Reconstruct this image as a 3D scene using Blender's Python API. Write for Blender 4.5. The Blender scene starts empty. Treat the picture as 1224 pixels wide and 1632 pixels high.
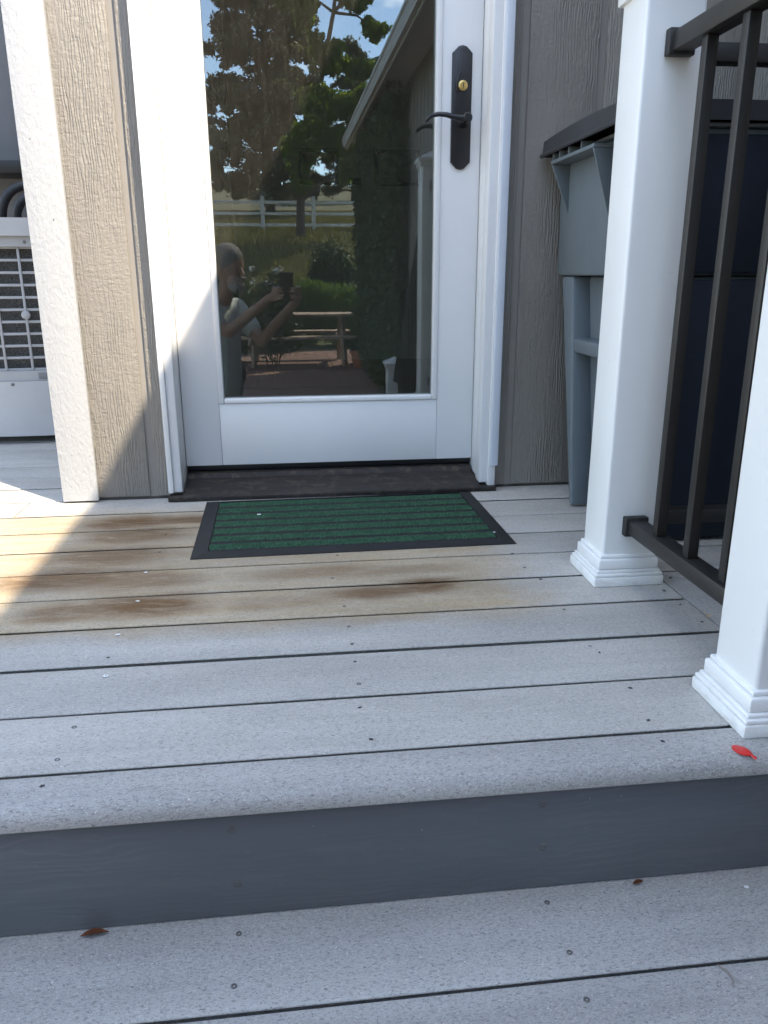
import bpy, bmesh, math, random
import numpy as np
from mathutils import Vector, Matrix, Euler
R = math.radians
rnd = random.Random(7)
nrg = np.random.default_rng(11)
sc = bpy.context.scene
C = sc.collection

# ------------------------------------------------------------------ camera
cam_d = bpy.data.cameras.new('camera'); cam = bpy.data.objects.new('camera', cam_d); C.objects.link(cam)
cam_d.sensor_fit = 'HORIZONTAL'; cam_d.sensor_width = 36.0; cam_d.lens = 1251.8/1224*36.0
cam_d.clip_start = 0.01; cam_d.clip_end = 2000
pi_, ya_, ro_ = R(16.830), R(6.709), R(-0.187)
fwd = Vector((math.sin(ya_)*math.cos(pi_), math.cos(ya_)*math.cos(pi_), -math.sin(pi_)))
rgt = Vector((math.cos(ya_), -math.sin(ya_), 0)); upv = rgt.cross(fwd)
r2 = rgt*math.cos(ro_) + upv*math.sin(ro_); u2 = -rgt*math.sin(ro_) + upv*math.cos(ro_)
m = Matrix((r2, u2, -fwd)).transposed().to_4x4(); m.translation = Vector((0, -2.1876, 0.6028))
cam.matrix_world = m
sc.camera = cam

# ------------------------------------------------------------------ sky and sun
SUN = Vector((0.27, -0.285, 0.45)).normalized()
el = math.asin(SUN.z); az = math.atan2(SUN.x, SUN.y)
world = bpy.data.worlds.new('World'); sc.world = world; world.use_nodes = True
nt = world.node_tree; nt.nodes.clear()
o_ = nt.nodes.new('ShaderNodeOutputWorld'); bg = nt.nodes.new('ShaderNodeBackground'); bg.inputs[1].default_value = 0.15
sky = nt.nodes.new('ShaderNodeTexSky'); sky.sky_type = 'NISHITA'; sky.sun_disc = False
sky.sun_elevation = el; sky.sun_rotation = az; sky.altitude = 1500; sky.air_density = 1.0; sky.dust_density = 0.4; sky.ozone_density = 1.5
tc = nt.nodes.new('ShaderNodeTexCoord'); mp = nt.nodes.new('ShaderNodeMapping'); mp.inputs['Scale'].default_value = (1.0, 1.0, 2.4)
mp.inputs['Location'].default_value = (0.9, 0.55, 0.3)
cn = nt.nodes.new('ShaderNodeTexNoise'); cn.inputs['Scale'].default_value = 3.2; cn.inputs['Detail'].default_value = 9; cn.inputs['Roughness'].default_value = 0.58
cr = nt.nodes.new('ShaderNodeValToRGB'); cr.color_ramp.elements[0].position = 0.55; cr.color_ramp.elements[1].position = 0.70
mx = nt.nodes.new('ShaderNodeMix'); mx.data_type = 'RGBA'; mx.inputs['B'].default_value = (11.5, 11.8, 12.2, 1)
nt.links.new(tc.outputs['Generated'], mp.inputs[0]); nt.links.new(mp.outputs[0], cn.inputs['Vector']); nt.links.new(cn.outputs['Fac'], cr.inputs[0])
nt.links.new(cr.outputs[0], mx.inputs['Factor']); nt.links.new(sky.outputs[0], mx.inputs['A']); nt.links.new(mx.outputs['Result'], bg.inputs[0]); nt.links.new(bg.outputs[0], o_.inputs[0])
sd = bpy.data.lights.new('sun', 'SUN'); sd.energy = 2.4; sd.angle = R(0.6); sd.color = (1.0, 0.93, 0.82)
sun = bpy.data.objects.new('sun', sd); C.objects.link(sun); sun.rotation_euler = SUN.to_track_quat('Z', 'Y').to_euler(); sun.location = (4, -6, 9)
vs = sc.view_settings; vs.view_transform = 'Standard'; vs.look = 'None'; vs.gamma = 1.0; vs.exposure = 2.36; vs.use_curve_mapping = False
vs.use_white_balance = True; vs.white_balance_temperature = 7300; vs.white_balance_tint = 10   # the phone's white balance for open shade
sc.cycles.max_bounces = 10; sc.cycles.diffuse_bounces = 5; sc.cycles.glossy_bounces = 5; sc.cycles.transparent_max_bounces = 12

# ------------------------------------------------------------------ helpers
def meta(o, label=None, cat=None, group=None, kind=None):
    if label: o['label'] = label
    if cat: o['category'] = cat
    if group: o['group'] = group
    if kind: o['kind'] = kind
    return o
def thing(name, label, cat, loc=(0, 0, 0), rotz=0, group=None, kind=None):
    o = bpy.data.objects.new(name, None); C.objects.link(o); o.empty_display_size = 0.1
    o.location = loc; o.rotation_euler = (0, 0, rotz)
    return meta(o, label, cat, group, kind)
def link(name, me, mat, parent=None):
    o = bpy.data.objects.new(name, me); C.objects.link(o)
    if mat is not None and not me.materials: me.materials.append(mat)
    if parent is not None: o.parent = parent
    return o
def finish(bm, smooth=35):
    bmesh.ops.recalc_face_normals(bm, faces=bm.faces[:])
    me = bpy.data.meshes.new('mesh'); bm.to_mesh(me); bm.free()
    if smooth:
        me.shade_smooth(); me.set_sharp_from_angle(angle=R(smooth))
    return me
def badd(bm, x0, x1, y0, y1, z0, z1, bev=0.0, seg=2):
    t = bmesh.new(); bmesh.ops.create_cube(t, size=1)
    for v in t.verts:
        v.co = Vector(((x0+x1)/2 + v.co.x*(x1-x0), (y0+y1)/2 + v.co.y*(y1-y0), (z0+z1)/2 + v.co.z*(z1-z0)))
    if bev: bmesh.ops.bevel(t, geom=t.edges[:], offset=bev, segments=seg, profile=0.5, affect='EDGES')
    tm = bpy.data.meshes.new('tmp'); t.to_mesh(tm); t.free(); bm.from_mesh(tm); bpy.data.meshes.remove(tm)
def box(name, x0, x1, y0, y1, z0, z1, mat, parent=None, bev=0.002, seg=2):
    bm = bmesh.new(); badd(bm, x0, x1, y0, y1, z0, z1, bev, seg)
    return link(name, finish(bm), mat, parent)
def boxes(name, lst, mat, parent=None, bev=0.002):
    bm = bmesh.new()
    for b in lst: badd(bm, *b, bev)
    return link(name, finish(bm), mat, parent)
def tube(bm, pts, rads, n=10, flat=1.0, cap=True):
    pts = [Vector(p) for p in pts]; rings = []
    up = Vector((0, 0, 1)); prev = None
    for i, p in enumerate(pts):
        d = (pts[min(i+1, len(pts)-1)] - pts[max(i-1, 0)]).normalized()
        if prev is None:
            a = d.cross(up) if abs(d.dot(up)) < 0.9 else d.cross(Vector((1, 0, 0)))
        else:
            a = prev - d*prev.dot(d)
        a.normalize(); prev = a; b = d.cross(a)
        r = rads[i] if hasattr(rads, '__len__') else rads
        rings.append([bm.verts.new(p + a*math.cos(2*math.pi*k/n)*r + b*math.sin(2*math.pi*k/n)*r*flat) for k in range(n)])
    for i in range(len(rings)-1):
        for k in range(n):
            bm.faces.new((rings[i][k], rings[i][(k+1) % n], rings[i+1][(k+1) % n], rings[i+1][k]))
    if cap:
        bm.faces.new(rings[0][::-1]); bm.faces.new(rings[-1])
def tubeobj(name, pts, rads, mat, parent=None, n=10, flat=1.0):
    bm = bmesh.new(); tube(bm, pts, rads, n, flat); return link(name, finish(bm, 50), mat, parent)
def prism(name, outline, h0, h1, mat, parent=None, axis='z', bev=0.0):
    """outline: 2D list; extruded along axis from h0 to h1"""
    bm = bmesh.new()
    def P(a, b, h): return {'z': (a, b, h), 'y': (a, h, b), 'x': (h, a, b)}[axis]
    lo = [bm.verts.new(P(a, b, h0)) for a, b in outline]; hi = [bm.verts.new(P(a, b, h1)) for a, b in outline]
    n = len(lo); bm.faces.new(lo); bm.faces.new(hi[::-1])
    for i in range(n): bm.faces.new((lo[i], lo[(i+1) % n], hi[(i+1) % n], hi[i]))
    if bev: bmesh.ops.bevel(bm, geom=bm.edges[:], offset=bev, segments=2, profile=0.5, affect='EDGES')
    return link(name, finish(bm, 30), mat, parent)
def lathe(name, prof, mat, parent=None, n=24, loc=(0, 0, 0), axis='z'):
    bm = bmesh.new(); rings = []
    for r, h in prof:
        ring = []
        for k in range(n):
            a = 2*math.pi*k/n; x, y, z = r*math.cos(a), r*math.sin(a), h
            if axis == 'y': x, y, z = x, -z, y
            ring.append(bm.verts.new((x+loc[0], y+loc[1], z+loc[2])))
        rings.append(ring)
    for i in range(len(rings)-1):
        for k in range(n): bm.faces.new((rings[i][k], rings[i][(k+1) % n], rings[i+1][(k+1) % n], rings[i+1][k]))
    bm.faces.new(rings[0][::-1]); bm.faces.new(rings[-1])
    return link(name, finish(bm, 40), mat, parent)
def copy_part(src, parent, loc):
    c = src.copy(); C.objects.link(c); c.parent = parent; c.location = loc; return c

# ------------------------------------------------------------------ materials
def mat_new(name):
    m = bpy.data.materials.new(name); m.use_nodes = True
    return m, m.node_tree, m.node_tree.nodes['Principled BSDF']
def N(nt, typ, **kw):
    n = nt.nodes.new(typ)
    for k, v in kw.items():
        if k in n.inputs.keys() if hasattr(n.inputs, 'keys') else False: n.inputs[k].default_value = v
        else: setattr(n, k, v)
    return n
def coord(nt, scale=(1, 1, 1), world_=True, loc=(0, 0, 0)):
    if world_:
        g = nt.nodes.new('ShaderNodeNewGeometry'); src = g.outputs['Position']
    else:
        g = nt.nodes.new('ShaderNodeTexCoord'); src = g.outputs['Object']
    mp = nt.nodes.new('ShaderNodeMapping'); mp.inputs['Scale'].default_value = scale; mp.inputs['Location'].default_value = loc
    nt.links.new(src, mp.inputs[0]); return mp.outputs[0]
def noise(nt, vec, scale, detail=3, rough=0.5, dist=0.0):
    n = nt.nodes.new('ShaderNodeTexNoise'); n.inputs['Scale'].default_value = scale; n.inputs['Detail'].default_value = detail
    n.inputs['Roughness'].default_value = rough; n.inputs['Distortion'].default_value = dist
    nt.links.new(vec, n.inputs['Vector']); return n.outputs['Fac']
def ramp(nt, fac, stops):
    n = nt.nodes.new('ShaderNodeValToRGB'); e = n.color_ramp.elements
    while len(e) < len(stops): e.new(0.5)
    for i, (p, c) in enumerate(stops):
        e[i].position = p; e[i].color = (*c, 1) if hasattr(c, '__len__') else (c, c, c, 1)
    nt.links.new(fac, n.inputs[0]); return n.outputs[0]
def math_(nt, op, a, b=None, clamp=False):
    n = nt.nodes.new('ShaderNodeMath'); n.operation = op; n.use_clamp = clamp
    for i, v in enumerate((a, b)):
        if v is None: continue
        if isinstance(v, (int, float)): n.inputs[i].default_value = v
        else: nt.links.new(v, n.inputs[i])
    return n.outputs[0]
def mixc(nt, fac, a, b, typ='MIX'):
    n = nt.nodes.new('ShaderNodeMix'); n.data_type = 'RGBA'; n.blend_type = typ
    for k, v in (('Factor', fac), ('A', a), ('B', b)):
        s = [i for i in n.inputs if i.name == k and (i.type == 'RGBA' if k != 'Factor' else i.type == 'VALUE')][0]
        if isinstance(v, (int, float)): s.default_value = v
        elif isinstance(v, tuple): s.default_value = (*v, 1)
        else: nt.links.new(v, s)
    return [o for o in n.outputs if o.type == 'RGBA'][0]
def bump(nt, bsdf, h, strength=0.3, dist=0.002, prev=None):
    b = nt.nodes.new('ShaderNodeBump'); b.inputs['Strength'].default_value = strength; b.inputs['Distance'].default_value = dist
    nt.links.new(h, b.inputs['Height'])
    if prev is not None: nt.links.new(prev, b.inputs['Normal'])
    nt.links.new(b.outputs[0], bsdf.inputs['Normal']); return b.outputs[0]
def simple(name, col, rough=0.5, var=0.12, vscale=6.0, bmp=0.0, bscale=200, metal=0.0, spec=0.5, bdist=0.001):
    m, nt, b = mat_new(name)
    v = coord(nt); f = noise(nt, v, vscale, 4, 0.6)
    c = ramp(nt, f, [(0.3, tuple(x*(1-var) for x in col)), (0.7, tuple(min(1, x*(1+var)) for x in col))])
    nt.links.new(c, b.inputs['Base Color']); b.inputs['Roughness'].default_value = rough; b.inputs['Metallic'].default_value = metal
    b.inputs['Specular IOR Level'].default_value = spec
    if bmp: bump(nt, b, noise(nt, v, bscale, 3, 0.6), bmp, bdist)
    return m

def siding_mat(name, col, amp=1.0, seed=0.0):
    m, nt, b = mat_new(name)
    v = coord(nt, (1, 1, 1), True, (seed, 0, seed*2.7))
    # embossed rough-sawn cedar: long vertical grain, warped into cathedral arches
    vs_ = coord(nt, (30, 30, 4.2), True, (seed*9, 0, seed))
    g1 = noise(nt, vs_, 2.2, 4, 0.6, 1.5)
    vr = coord(nt, (6.2, 6.2, 1.15), True, (seed*3.1, 0, seed*1.3))
    wv = nt.nodes.new('ShaderNodeTexWave'); wv.wave_type = 'BANDS'; wv.bands_direction = 'X'
    wv.inputs['Scale'].default_value = 7.0; wv.inputs['Distortion'].default_value = 11; wv.inputs['Detail'].default_value = 3.5; wv.inputs['Detail Scale'].default_value = 1.1; wv.inputs['Detail Roughness'].default_value = 0.62
    nt.links.new(vr, wv.inputs['Vector'])
    cross = noise(nt, coord(nt, (34, 34, 75)), 1.5, 3, 0.6, 0.8)
    patch = noise(nt, coord(nt, (5, 5, 1.6)), 1.6, 2, 0.5)
    pm = ramp(nt, patch, [(0.42, 0.0), (0.58, 1.0)])
    h = math_(nt, 'MULTIPLY', wv.outputs['Fac'], pm)
    h = math_(nt, 'ADD', math_(nt, 'MULTIPLY', h, 0.55), math_(nt, 'MULTIPLY', g1, 1.0))
    h = math_(nt, 'ADD', h, math_(nt, 'MULTIPLY', cross, 0.6))
    fine = noise(nt, coord(nt, (160, 160, 90)), 1.0, 3, 0.65)
    h = math_(nt, 'ADD', h, math_(nt, 'MULTIPLY', fine, 0.3))
    bump(nt, b, h, 0.6*amp, 0.0055)
    c = ramp(nt, noise(nt, v, 3.0, 5, 0.6), [(0.3, tuple(x*0.93 for x in col)), (0.7, tuple(x*1.06 for x in col))])
    c = mixc(nt, ramp(nt, fine, [(0.28, 0.35), (0.4, 0.0)]), c, tuple(x*0.72 for x in col))
    nt.links.new(c, b.inputs['Base Color']); b.inputs['Roughness'].default_value = 0.55; b.inputs['Specular IOR Level'].default_value = 0.4
    return m

def deck_mat(name, base, fiber=1.0, stain=True, mottled=1.0):
    m, nt, b = mat_new(name)
    P = coord(nt); obi = nt.nodes.new('ShaderNodeObjectInfo')
    big = noise(nt, coord(nt, (1.2, 5, 5)), 1.4, 5, 0.62)
    c = ramp(nt, big, [(0.32, tuple(x*0.84 for x in base)), (0.68, tuple(x*1.12 for x in base))])
    tone = math_(nt, 'ADD', 0.90, math_(nt, 'MULTIPLY', obi.outputs['Random'], 0.18))
    cmb = nt.nodes.new('ShaderNodeCombineColor')
    for i in range(3): nt.links.new(tone, cmb.inputs[i])
    c = mixc(nt, 1.0, c, cmb.outputs[0], 'MULTIPLY')
    lane = noise(nt, coord(nt, (0.8, 16, 4), True, (2, 0, 0)), 1.6, 5, 0.62, 0.5)
    c = mixc(nt, ramp(nt, lane, [(0.30, 0.28), (0.52, 0.0)]), c, tuple(x*0.66 for x in base))
    c = mixc(nt, ramp(nt, lane, [(0.55, 0.0), (0.75, 0.35)]), c, tuple(min(1, x*1.25) for x in base))
    # wood-flour fibres: short dark and pale flecks lying mostly along the board
    st = noise(nt, coord(nt, (120, 270, 270)), 1.5, 4, 0.72, 0.8)
    c = mixc(nt, ramp(nt, st, [(0.52, 0.0), (0.66, 0.6*fiber)]), c, tuple(x*0.36 for x in base))
    c = mixc(nt, ramp(nt, st, [(0.3, 0.45*fiber), (0.44, 0.0)]), c, tuple(min(1, x*1.5) for x in base))
    fl = noise(nt, coord(nt, (230, 420, 420)), 1.0, 2, 0.6, 1.6)
    c = mixc(nt, ramp(nt, fl, [(0.6, 0.0), (0.7, 0.75*fiber)]), c, tuple(x*0.3 for x in base))
    fl2 = noise(nt, coord(nt, (380, 480, 480), True, (5, 3, 1)), 1.0, 2, 0.6, 0.8)
    c = mixc(nt, ramp(nt, fl2, [(0.62, 0.0), (0.72, 0.7*fiber)]), c, tuple(min(1, x*1.75) for x in base))
    if stain:
        sx = nt.nodes.new('ShaderNodeSeparateXYZ'); g = nt.nodes.new('ShaderNodeNewGeometry'); nt.links.new(g.outputs['Position'], sx.inputs[0])
        X, Y = sx.outputs['X'], sx.outputs['Y']
        wob = math_(nt, 'MULTIPLY', math_(nt, 'SUBTRACT', noise(nt, coord(nt, (4, 6, 1)), 1.5, 4, 0.65), 0.5), 0.22)
        def edge(v, a, b_):   # 0 at a -> 1 at b_
            n = nt.nodes.new('ShaderNodeMapRange'); n.interpolation_type = 'SMOOTHSTEP'
            n.inputs['From Min'].default_value = a; n.inputs['From Max'].default_value = b_
            nt.links.new(v, n.inputs['Value']); return n.outputs[0]
        Xw, Yw = math_(nt, 'ADD', X, wob), math_(nt, 'ADD', Y, math_(nt, 'MULTIPLY', wob, 0.45))
        tan = math_(nt, 'MULTIPLY', edge(Yw, -0.935, -0.85), edge(Xw, 0.56, 0.34))
        tan = math_(nt, 'MULTIPLY', tan, edge(Yw, -0.03, -0.2))
        tan = math_(nt, 'MULTIPLY', tan, edge(Xw, -1.2, -0.55))
        streak = noise(nt, coord(nt, (3.0, 22, 4)), 1.6, 5, 0.65, 0.4)
        tanf = math_(nt, 'MULTIPLY', tan, ramp(nt, streak, [(0.25, 0.55), (0.6, 1.0)]))
        c = mixc(nt, math_(nt, 'MULTIPLY', tanf, 0.92), c, mixc(nt, 1.0, c, (0.87, 0.69, 0.46), 'MULTIPLY'))
        # tannin leach marks
        blobs = None
        for (bx, by, rx, ry, k) in [(-0.42, -0.215, 0.15, 0.062, 1.0), (-0.25, -0.215, 0.19, 0.045, 0.9), (-0.38, -0.325, 0.15, 0.07, .8), (-0.42, -0.47, 0.17, 0.08, .8),
                                    (-0.46, -0.60, 0.19, 0.075, .9), (-0.33, -0.63, 0.15, 0.06, .7), (-0.29, -0.765, 0.14, 0.068, 1.0), (-0.42, -0.775, 0.12, 0.05, .75),
                                    (0.25, -0.732, 0.09, 0.042, 1.0), (0.15, -0.755, 0.12, 0.038, .85), (0.05, -0.63, .17, .045, .5), (0.22, -.64, .15, .035, .45), (-.05, -.78, .14, .05, .4)]:
            dx = math_(nt, 'DIVIDE', math_(nt, 'SUBTRACT', math_(nt, 'ADD', X, math_(nt, 'MULTIPLY', wob, 0.9)), bx), rx)
            dy = math_(nt, 'DIVIDE', math_(nt, 'SUBTRACT', math_(nt, 'ADD', Y, math_(nt, 'MULTIPLY', wob, 0.25)), by), ry)
            d = math_(nt, 'SQRT', math_(nt, 'ADD', math_(nt, 'MULTIPLY', dx, dx), math_(nt, 'MULTIPLY', dy, dy)))
            s = math_(nt, 'MULTIPLY', edge(d, 1.3, 0.3), k)
            blobs = s if blobs is None else math_(nt, 'MAXIMUM', blobs, s)
        bl = math_(nt, 'MULTIPLY', blobs, ramp(nt, noise(nt, coord(nt, (6, 34, 4)), 1.8, 6, 0.72, 0.9), [(0.30, 0.35), (0.50, 1.0)]))
        c = mixc(nt, math_(nt, 'MULTIPLY', bl, 1.0, True), c, mixc(nt, 1.0, c, (0.36, 0.225, 0.12), 'MULTIPLY'))
    nt.links.new(c, b.inputs['Base Color'])
    b.inputs['Roughness'].default_value = 0.62; b.inputs['Specular IOR Level'].default_value = 0.42
    hh = math_(nt, 'ADD', math_(nt, 'MULTIPLY', st, 0.7), fl)
    bump(nt, b, hh, 0.5, 0.0012)
    return m

M = {}
M['white'] = simple('white_paint', (0.74, 0.74, 0.735), 0.38, 0.03, 3)
M['vinyl'] = simple('white_vinyl', (0.78, 0.785, 0.77), 0.32, 0.03, 5, 0.02, 40)
def vinyl_mat():
    m, nt, b = mat_new('white_vinyl'); base = (0.78, 0.785, 0.77)
    c = ramp(nt, noise(nt, coord(nt, (6, 6, 1.5)), 1.3, 5, 0.65), [(0.3, tuple(x*0.95 for x in base)), (0.7, base)])
    sc_ = noise(nt, coord(nt, (14, 14, 60)), 1.0, 4, 0.7, 0.8); c = mixc(nt, ramp(nt, sc_, [(0.66, 0.0), (0.76, 0.22)]), c, (0.45, 0.43, 0.39))
    sx = nt.nodes.new('ShaderNodeSeparateXYZ'); g = nt.nodes.new('ShaderNodeNewGeometry'); nt.links.new(g.outputs['Position'], sx.inputs[0])
    mr = nt.nodes.new('ShaderNodeMapRange'); mr.inputs['From Min'].default_value = 0.05; mr.inputs['From Max'].default_value = 0.0; nt.links.new(sx.outputs['Z'], mr.inputs['Value'])
    dirt = math_(nt, 'MULTIPLY', mr.outputs[0], ramp(nt, noise(nt, coord(nt, (30, 30, 60)), 1.2, 5, 0.7), [(0.45, 0.0), (0.7, 0.4)]))
    c = mixc(nt, dirt, c, (0.36, 0.31, 0.25))
    nt.links.new(c, b.inputs['Base Color']); b.inputs['Roughness'].default_value = 0.36; bump(nt, b, noise(nt, coord(nt, (9, 9, 3)), 1.0, 3, 0.5), 0.06, 0.004); return m
M['vinyl'] = vinyl_mat()
M['flash'] = simple('flashing_white', (0.62, 0.66, 0.72), 0.35, 0.04, 6)
M['siding'] = siding_mat('siding_taupe', (0.258, 0.237, 0.210), 1.0, 0.0)
M['groove'] = simple('siding_smooth', (0.24, 0.22, 0.196), 0.5, 0.06, 5, 0.05, 300)
def corner_mat():
    m, nt, b = mat_new('corner_board_white')
    a = noise(nt, coord(nt, (110, 110, 55)), 1.0, 4, 0.6, 0.5); f = noise(nt, coord(nt, (24, 24, 5)), 1.0, 3, 0.5)
    bump(nt, b, math_(nt, 'ADD', a, math_(nt, 'MULTIPLY', f, 0.6)), 0.45, 0.005)
    spots = noise(nt, coord(nt, (90, 90, 70), True, (3, 1, 8)), 1.0, 1, 0.4)
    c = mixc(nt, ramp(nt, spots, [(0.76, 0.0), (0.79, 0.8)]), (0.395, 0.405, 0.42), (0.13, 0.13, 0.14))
    nt.links.new(c, b.inputs['Base Color']); b.inputs['Roughness'].default_value = 0.5
    return m
M['corner'] = corner_mat()
M['deck'] = deck_mat('deck_composite', (0.445, 0.428, 0.395), 1.0)
M['step'] = deck_mat('step_composite', (0.375, 0.366, 0.348), 1.2, False)
def riser_mat():
    m, nt, b = mat_new('riser_charcoal')
    base = (0.112, 0.120, 0.130)
    c = ramp(nt, noise(nt, coord(nt, (1.5, 4, 6)), 1.3, 4, 0.6), [(0.3, tuple(x*0.9 for x in base)), (0.7, tuple(x*1.1 for x in base))])
    wv = nt.nodes.new('ShaderNodeTexWave'); wv.bands_direction = 'Z'; wv.inputs['Scale'].default_value = 5; wv.inputs['Distortion'].default_value = 16; wv.inputs['Detail'].default_value = 3; wv.inputs['Detail Scale'].default_value = 0.9
    nt.links.new(coord(nt, (1.7, 1, 5.5)), wv.inputs['Vector'])
    low = noise(nt, coord(nt, (2.2, 1, 5)), 1.5, 3, 0.6)
    k = math_(nt, 'MULTIPLY', ramp(nt, wv.outputs['Fac'], [(0.75, 0.0), (1.0, 1.0)]), ramp(nt, low, [(0.45, 0.0), (0.68, 0.45)]))
    c = mixc(nt, k, c, (0.17, 0.18, 0.19))
    sp = noise(nt, coord(nt, (60, 1, 120)), 1.0, 3, 0.7); c = mixc(nt, ramp(nt, sp, [(0.66, 0.0), (0.74, 0.5)]), c, (0.16, 0.165, 0.175))
    dn = noise(nt, coord(nt, (3, 1, 26)), 1.4, 5, 0.7); c = mixc(nt, ramp(nt, dn, [(0.52, 0.0), (0.75, 0.35)]), c, (0.19, 0.19, 0.185))
    spk = noise(nt, coord(nt, (150, 1, 150)), 1.0, 1, 0.5); c = mixc(nt, ramp(nt, spk, [(0.80, 0.0), (0.83, 0.6)]), c, (0.34, 0.34, 0.34))
    nt.links.new(c, b.inputs['Base Color']); b.inputs['Roughness'].default_value = 0.48
    bump(nt, b, math_(nt, 'ADD', math_(nt, 'MULTIPLY', wv.outputs['Fac'], .4), noise(nt, coord(nt, (12, 1, 200)), 1.0, 3, 0.6)), 0.2, 0.001)
    return m
M['riser'] = riser_mat()
M['frame'] = simple('joist_wood', (0.06, 0.052, 0.045), 0.8, 0.2, 8)
M['black'] = simple('powder_coat_black', (0.014, 0.013, 0.012), 0.5, 0.12, 14, 0.25, 900, bdist=0.0006)
M['blackmetal'] = simple('black_metal', (0.012, 0.012, 0.014), 0.35, 0.1, 12)
M['brass'] = simple('brass', (0.75, 0.52, 0.20), 0.28, 0.08, 60, metal=1.0)
M['steel'] = simple('screw_steel', (0.16, 0.155, 0.15), 0.5, 0.2, 80, metal=0.6)
M['hole'] = simple('screw_recess', (0.035, 0.034, 0.034), 0.7, 0.1, 80)
def sill_mat():
    m, nt, b = mat_new('bronze_threshold')
    st = noise(nt, coord(nt, (5, 60, 20)), 1.3, 5, 0.7); c = ramp(nt, st, [(0.3, (0.014, 0.012, 0.011)), (0.6, (0.026, 0.022, 0.020)), (0.78, (0.07, 0.06, 0.048))])
    d = noise(nt, coord(nt, (30, 40, 30)), 1.0, 4, 0.7); c = mixc(nt, ramp(nt, d, [(0.52, 0.0), (0.70, 0.6)]), c, (0.10, 0.078, 0.055))
    nt.links.new(c, b.inputs['Base Color']); b.inputs['Roughness'].default_value = 0.62; b.inputs['Specular IOR Level'].default_value = 0.3; return m
M['sill'] = sill_mat()
M['rubber'] = simple('mat_rubber', (0.020, 0.020, 0.021), 0.65, 0.18, 18, 0.15, 500, spec=0.25)
def carpet_mat():
    m, nt, b = mat_new('green_carpet')
    f = noise(nt, coord(nt, (420, 420, 420)), 1.0, 3, 0.75); f2 = noise(nt, coord(nt, (60, 60, 60)), 1.0, 3, 0.6)
    c = ramp(nt, f, [(0.30, (0.011, 0.034, 0.023)), (0.46, (0.026, 0.086, 0.046)), (0.60, (0.066, 0.165, 0.098)), (0.72, (0.30, 0.42, 0.31))])
    c = mixc(nt, ramp(nt, f2, [(0.35, 0.45), (0.6, 0.0)]), c, (0.012, 0.035, 0.026))
    nt.links.new(c, b.inputs['Base Color']); b.inputs['Roughness'].default_value = 0.95; b.inputs['Specular IOR Level'].default_value = 0.1
    bump(nt, b, f, 0.9, 0.004); return m
M['carpet'] = carpet_mat()
def plastic(name, col, rough=0.42):
    m, nt, b = mat_new(name)
    c = ramp(nt, noise(nt, coord(nt, (4, 4, 1.2)), 1.6, 5, 0.65), [(0.3, tuple(x*0.88 for x in col)), (0.7, tuple(x*1.12 for x in col))])
    sc_ = noise(nt, coord(nt, (30, 30, 140)), 1.0, 3, 0.7); c = mixc(nt, ramp(nt, sc_, [(0.66, 0.0), (0.76, 0.25)]), c, tuple(min(1, x*1.8) for x in col))
    nt.links.new(c, b.inputs['Base Color']); b.inputs['Roughness'].default_value = rough; b.inputs['Specular IOR Level'].default_value = 0.4
    bump(nt, b, noise(nt, coord(nt, (260, 260, 260)), 1.0, 2, 0.5), 0.12, 0.001); return m
M['cart'] = plastic('cart_blue_grey', (0.14, 0.168, 0.185))
M['cartshade'] = plastic('cart_shaded_navy', (0.005, 0.010, 0.020), 0.7)  # darker material for the cart's shaded front, shade put into the colour
M['lid'] = plastic('cart_lid', (0.035, 0.036, 0.040), 0.38)
M['acwhite'] = simple('ac_casing', (0.43, 0.43, 0.435), 0.4, 0.04, 5)
M['acgrey'] = simple('ac_grey', (0.36, 0.36, 0.365), 0.45, 0.05, 8)
def mesh_mat():
    m, nt, b = mat_new('ac_fin_mesh')
    f = noise(nt, coord(nt, (220, 220, 300)), 1.0, 2, 0.7); c = ramp(nt, f, [(0.4, (0.03, 0.03, 0.03)), (0.7, (0.15, 0.145, 0.14))])
    nt.links.new(c, b.inputs['Base Color']); b.inputs['Roughness'].default_value = 0.6; bump(nt, b, f, 0.6, 0.002); return m
M['acmesh'] = mesh_mat()
M['hose'] = simple('hose_rubber', (0.02, 0.02, 0.022), 0.5, 0.15, 20)
M['red'] = simple('red_plastic', (0.55, 0.025, 0.018), 0.35, 0.1, 30)
M['redfilm'] = simple('red_balloon_rubber', (0.62, 0.02, 0.018), 0.3, 0.15, 60)
M['bluewall'] = simple('grey_panel', (0.17, 0.17, 0.175), 0.5, 0.06, 4)
M['leafbrown'] = simple('dry_leaf', (0.20, 0.07, 0.03), 0.7, 0.35, 90)
M['leaftan'] = simple('tan_husk', (0.55, 0.38, 0.20), 0.7, 0.25, 120)
M['twig'] = simple('pale_twig', (0.26, 0.21, 0.18), 0.8, 0.2, 90)
M['chalk'] = simple('white_paint_fleck', (0.80, 0.80, 0.78), 0.6, 0.03, 50)
M['inwall'] = simple('interior_wall', (0.66, 0.64, 0.58), 0.7, 0.04, 2)
M['infloor'] = simple('interior_floor', (0.16, 0.09, 0.05), 0.5, 0.2, 5)
M['art'] = simple('art_print', (0.30, 0.31, 0.26), 0.6, 0.4, 14)
M['soffit'] = simple('soffit_white', (0.55, 0.56, 0.545), 0.5, 0.04, 4)
M['shingle'] = simple('roof_shingle', (0.09, 0.085, 0.08), 0.9, 0.35, 25, 0.5, 60)
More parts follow.
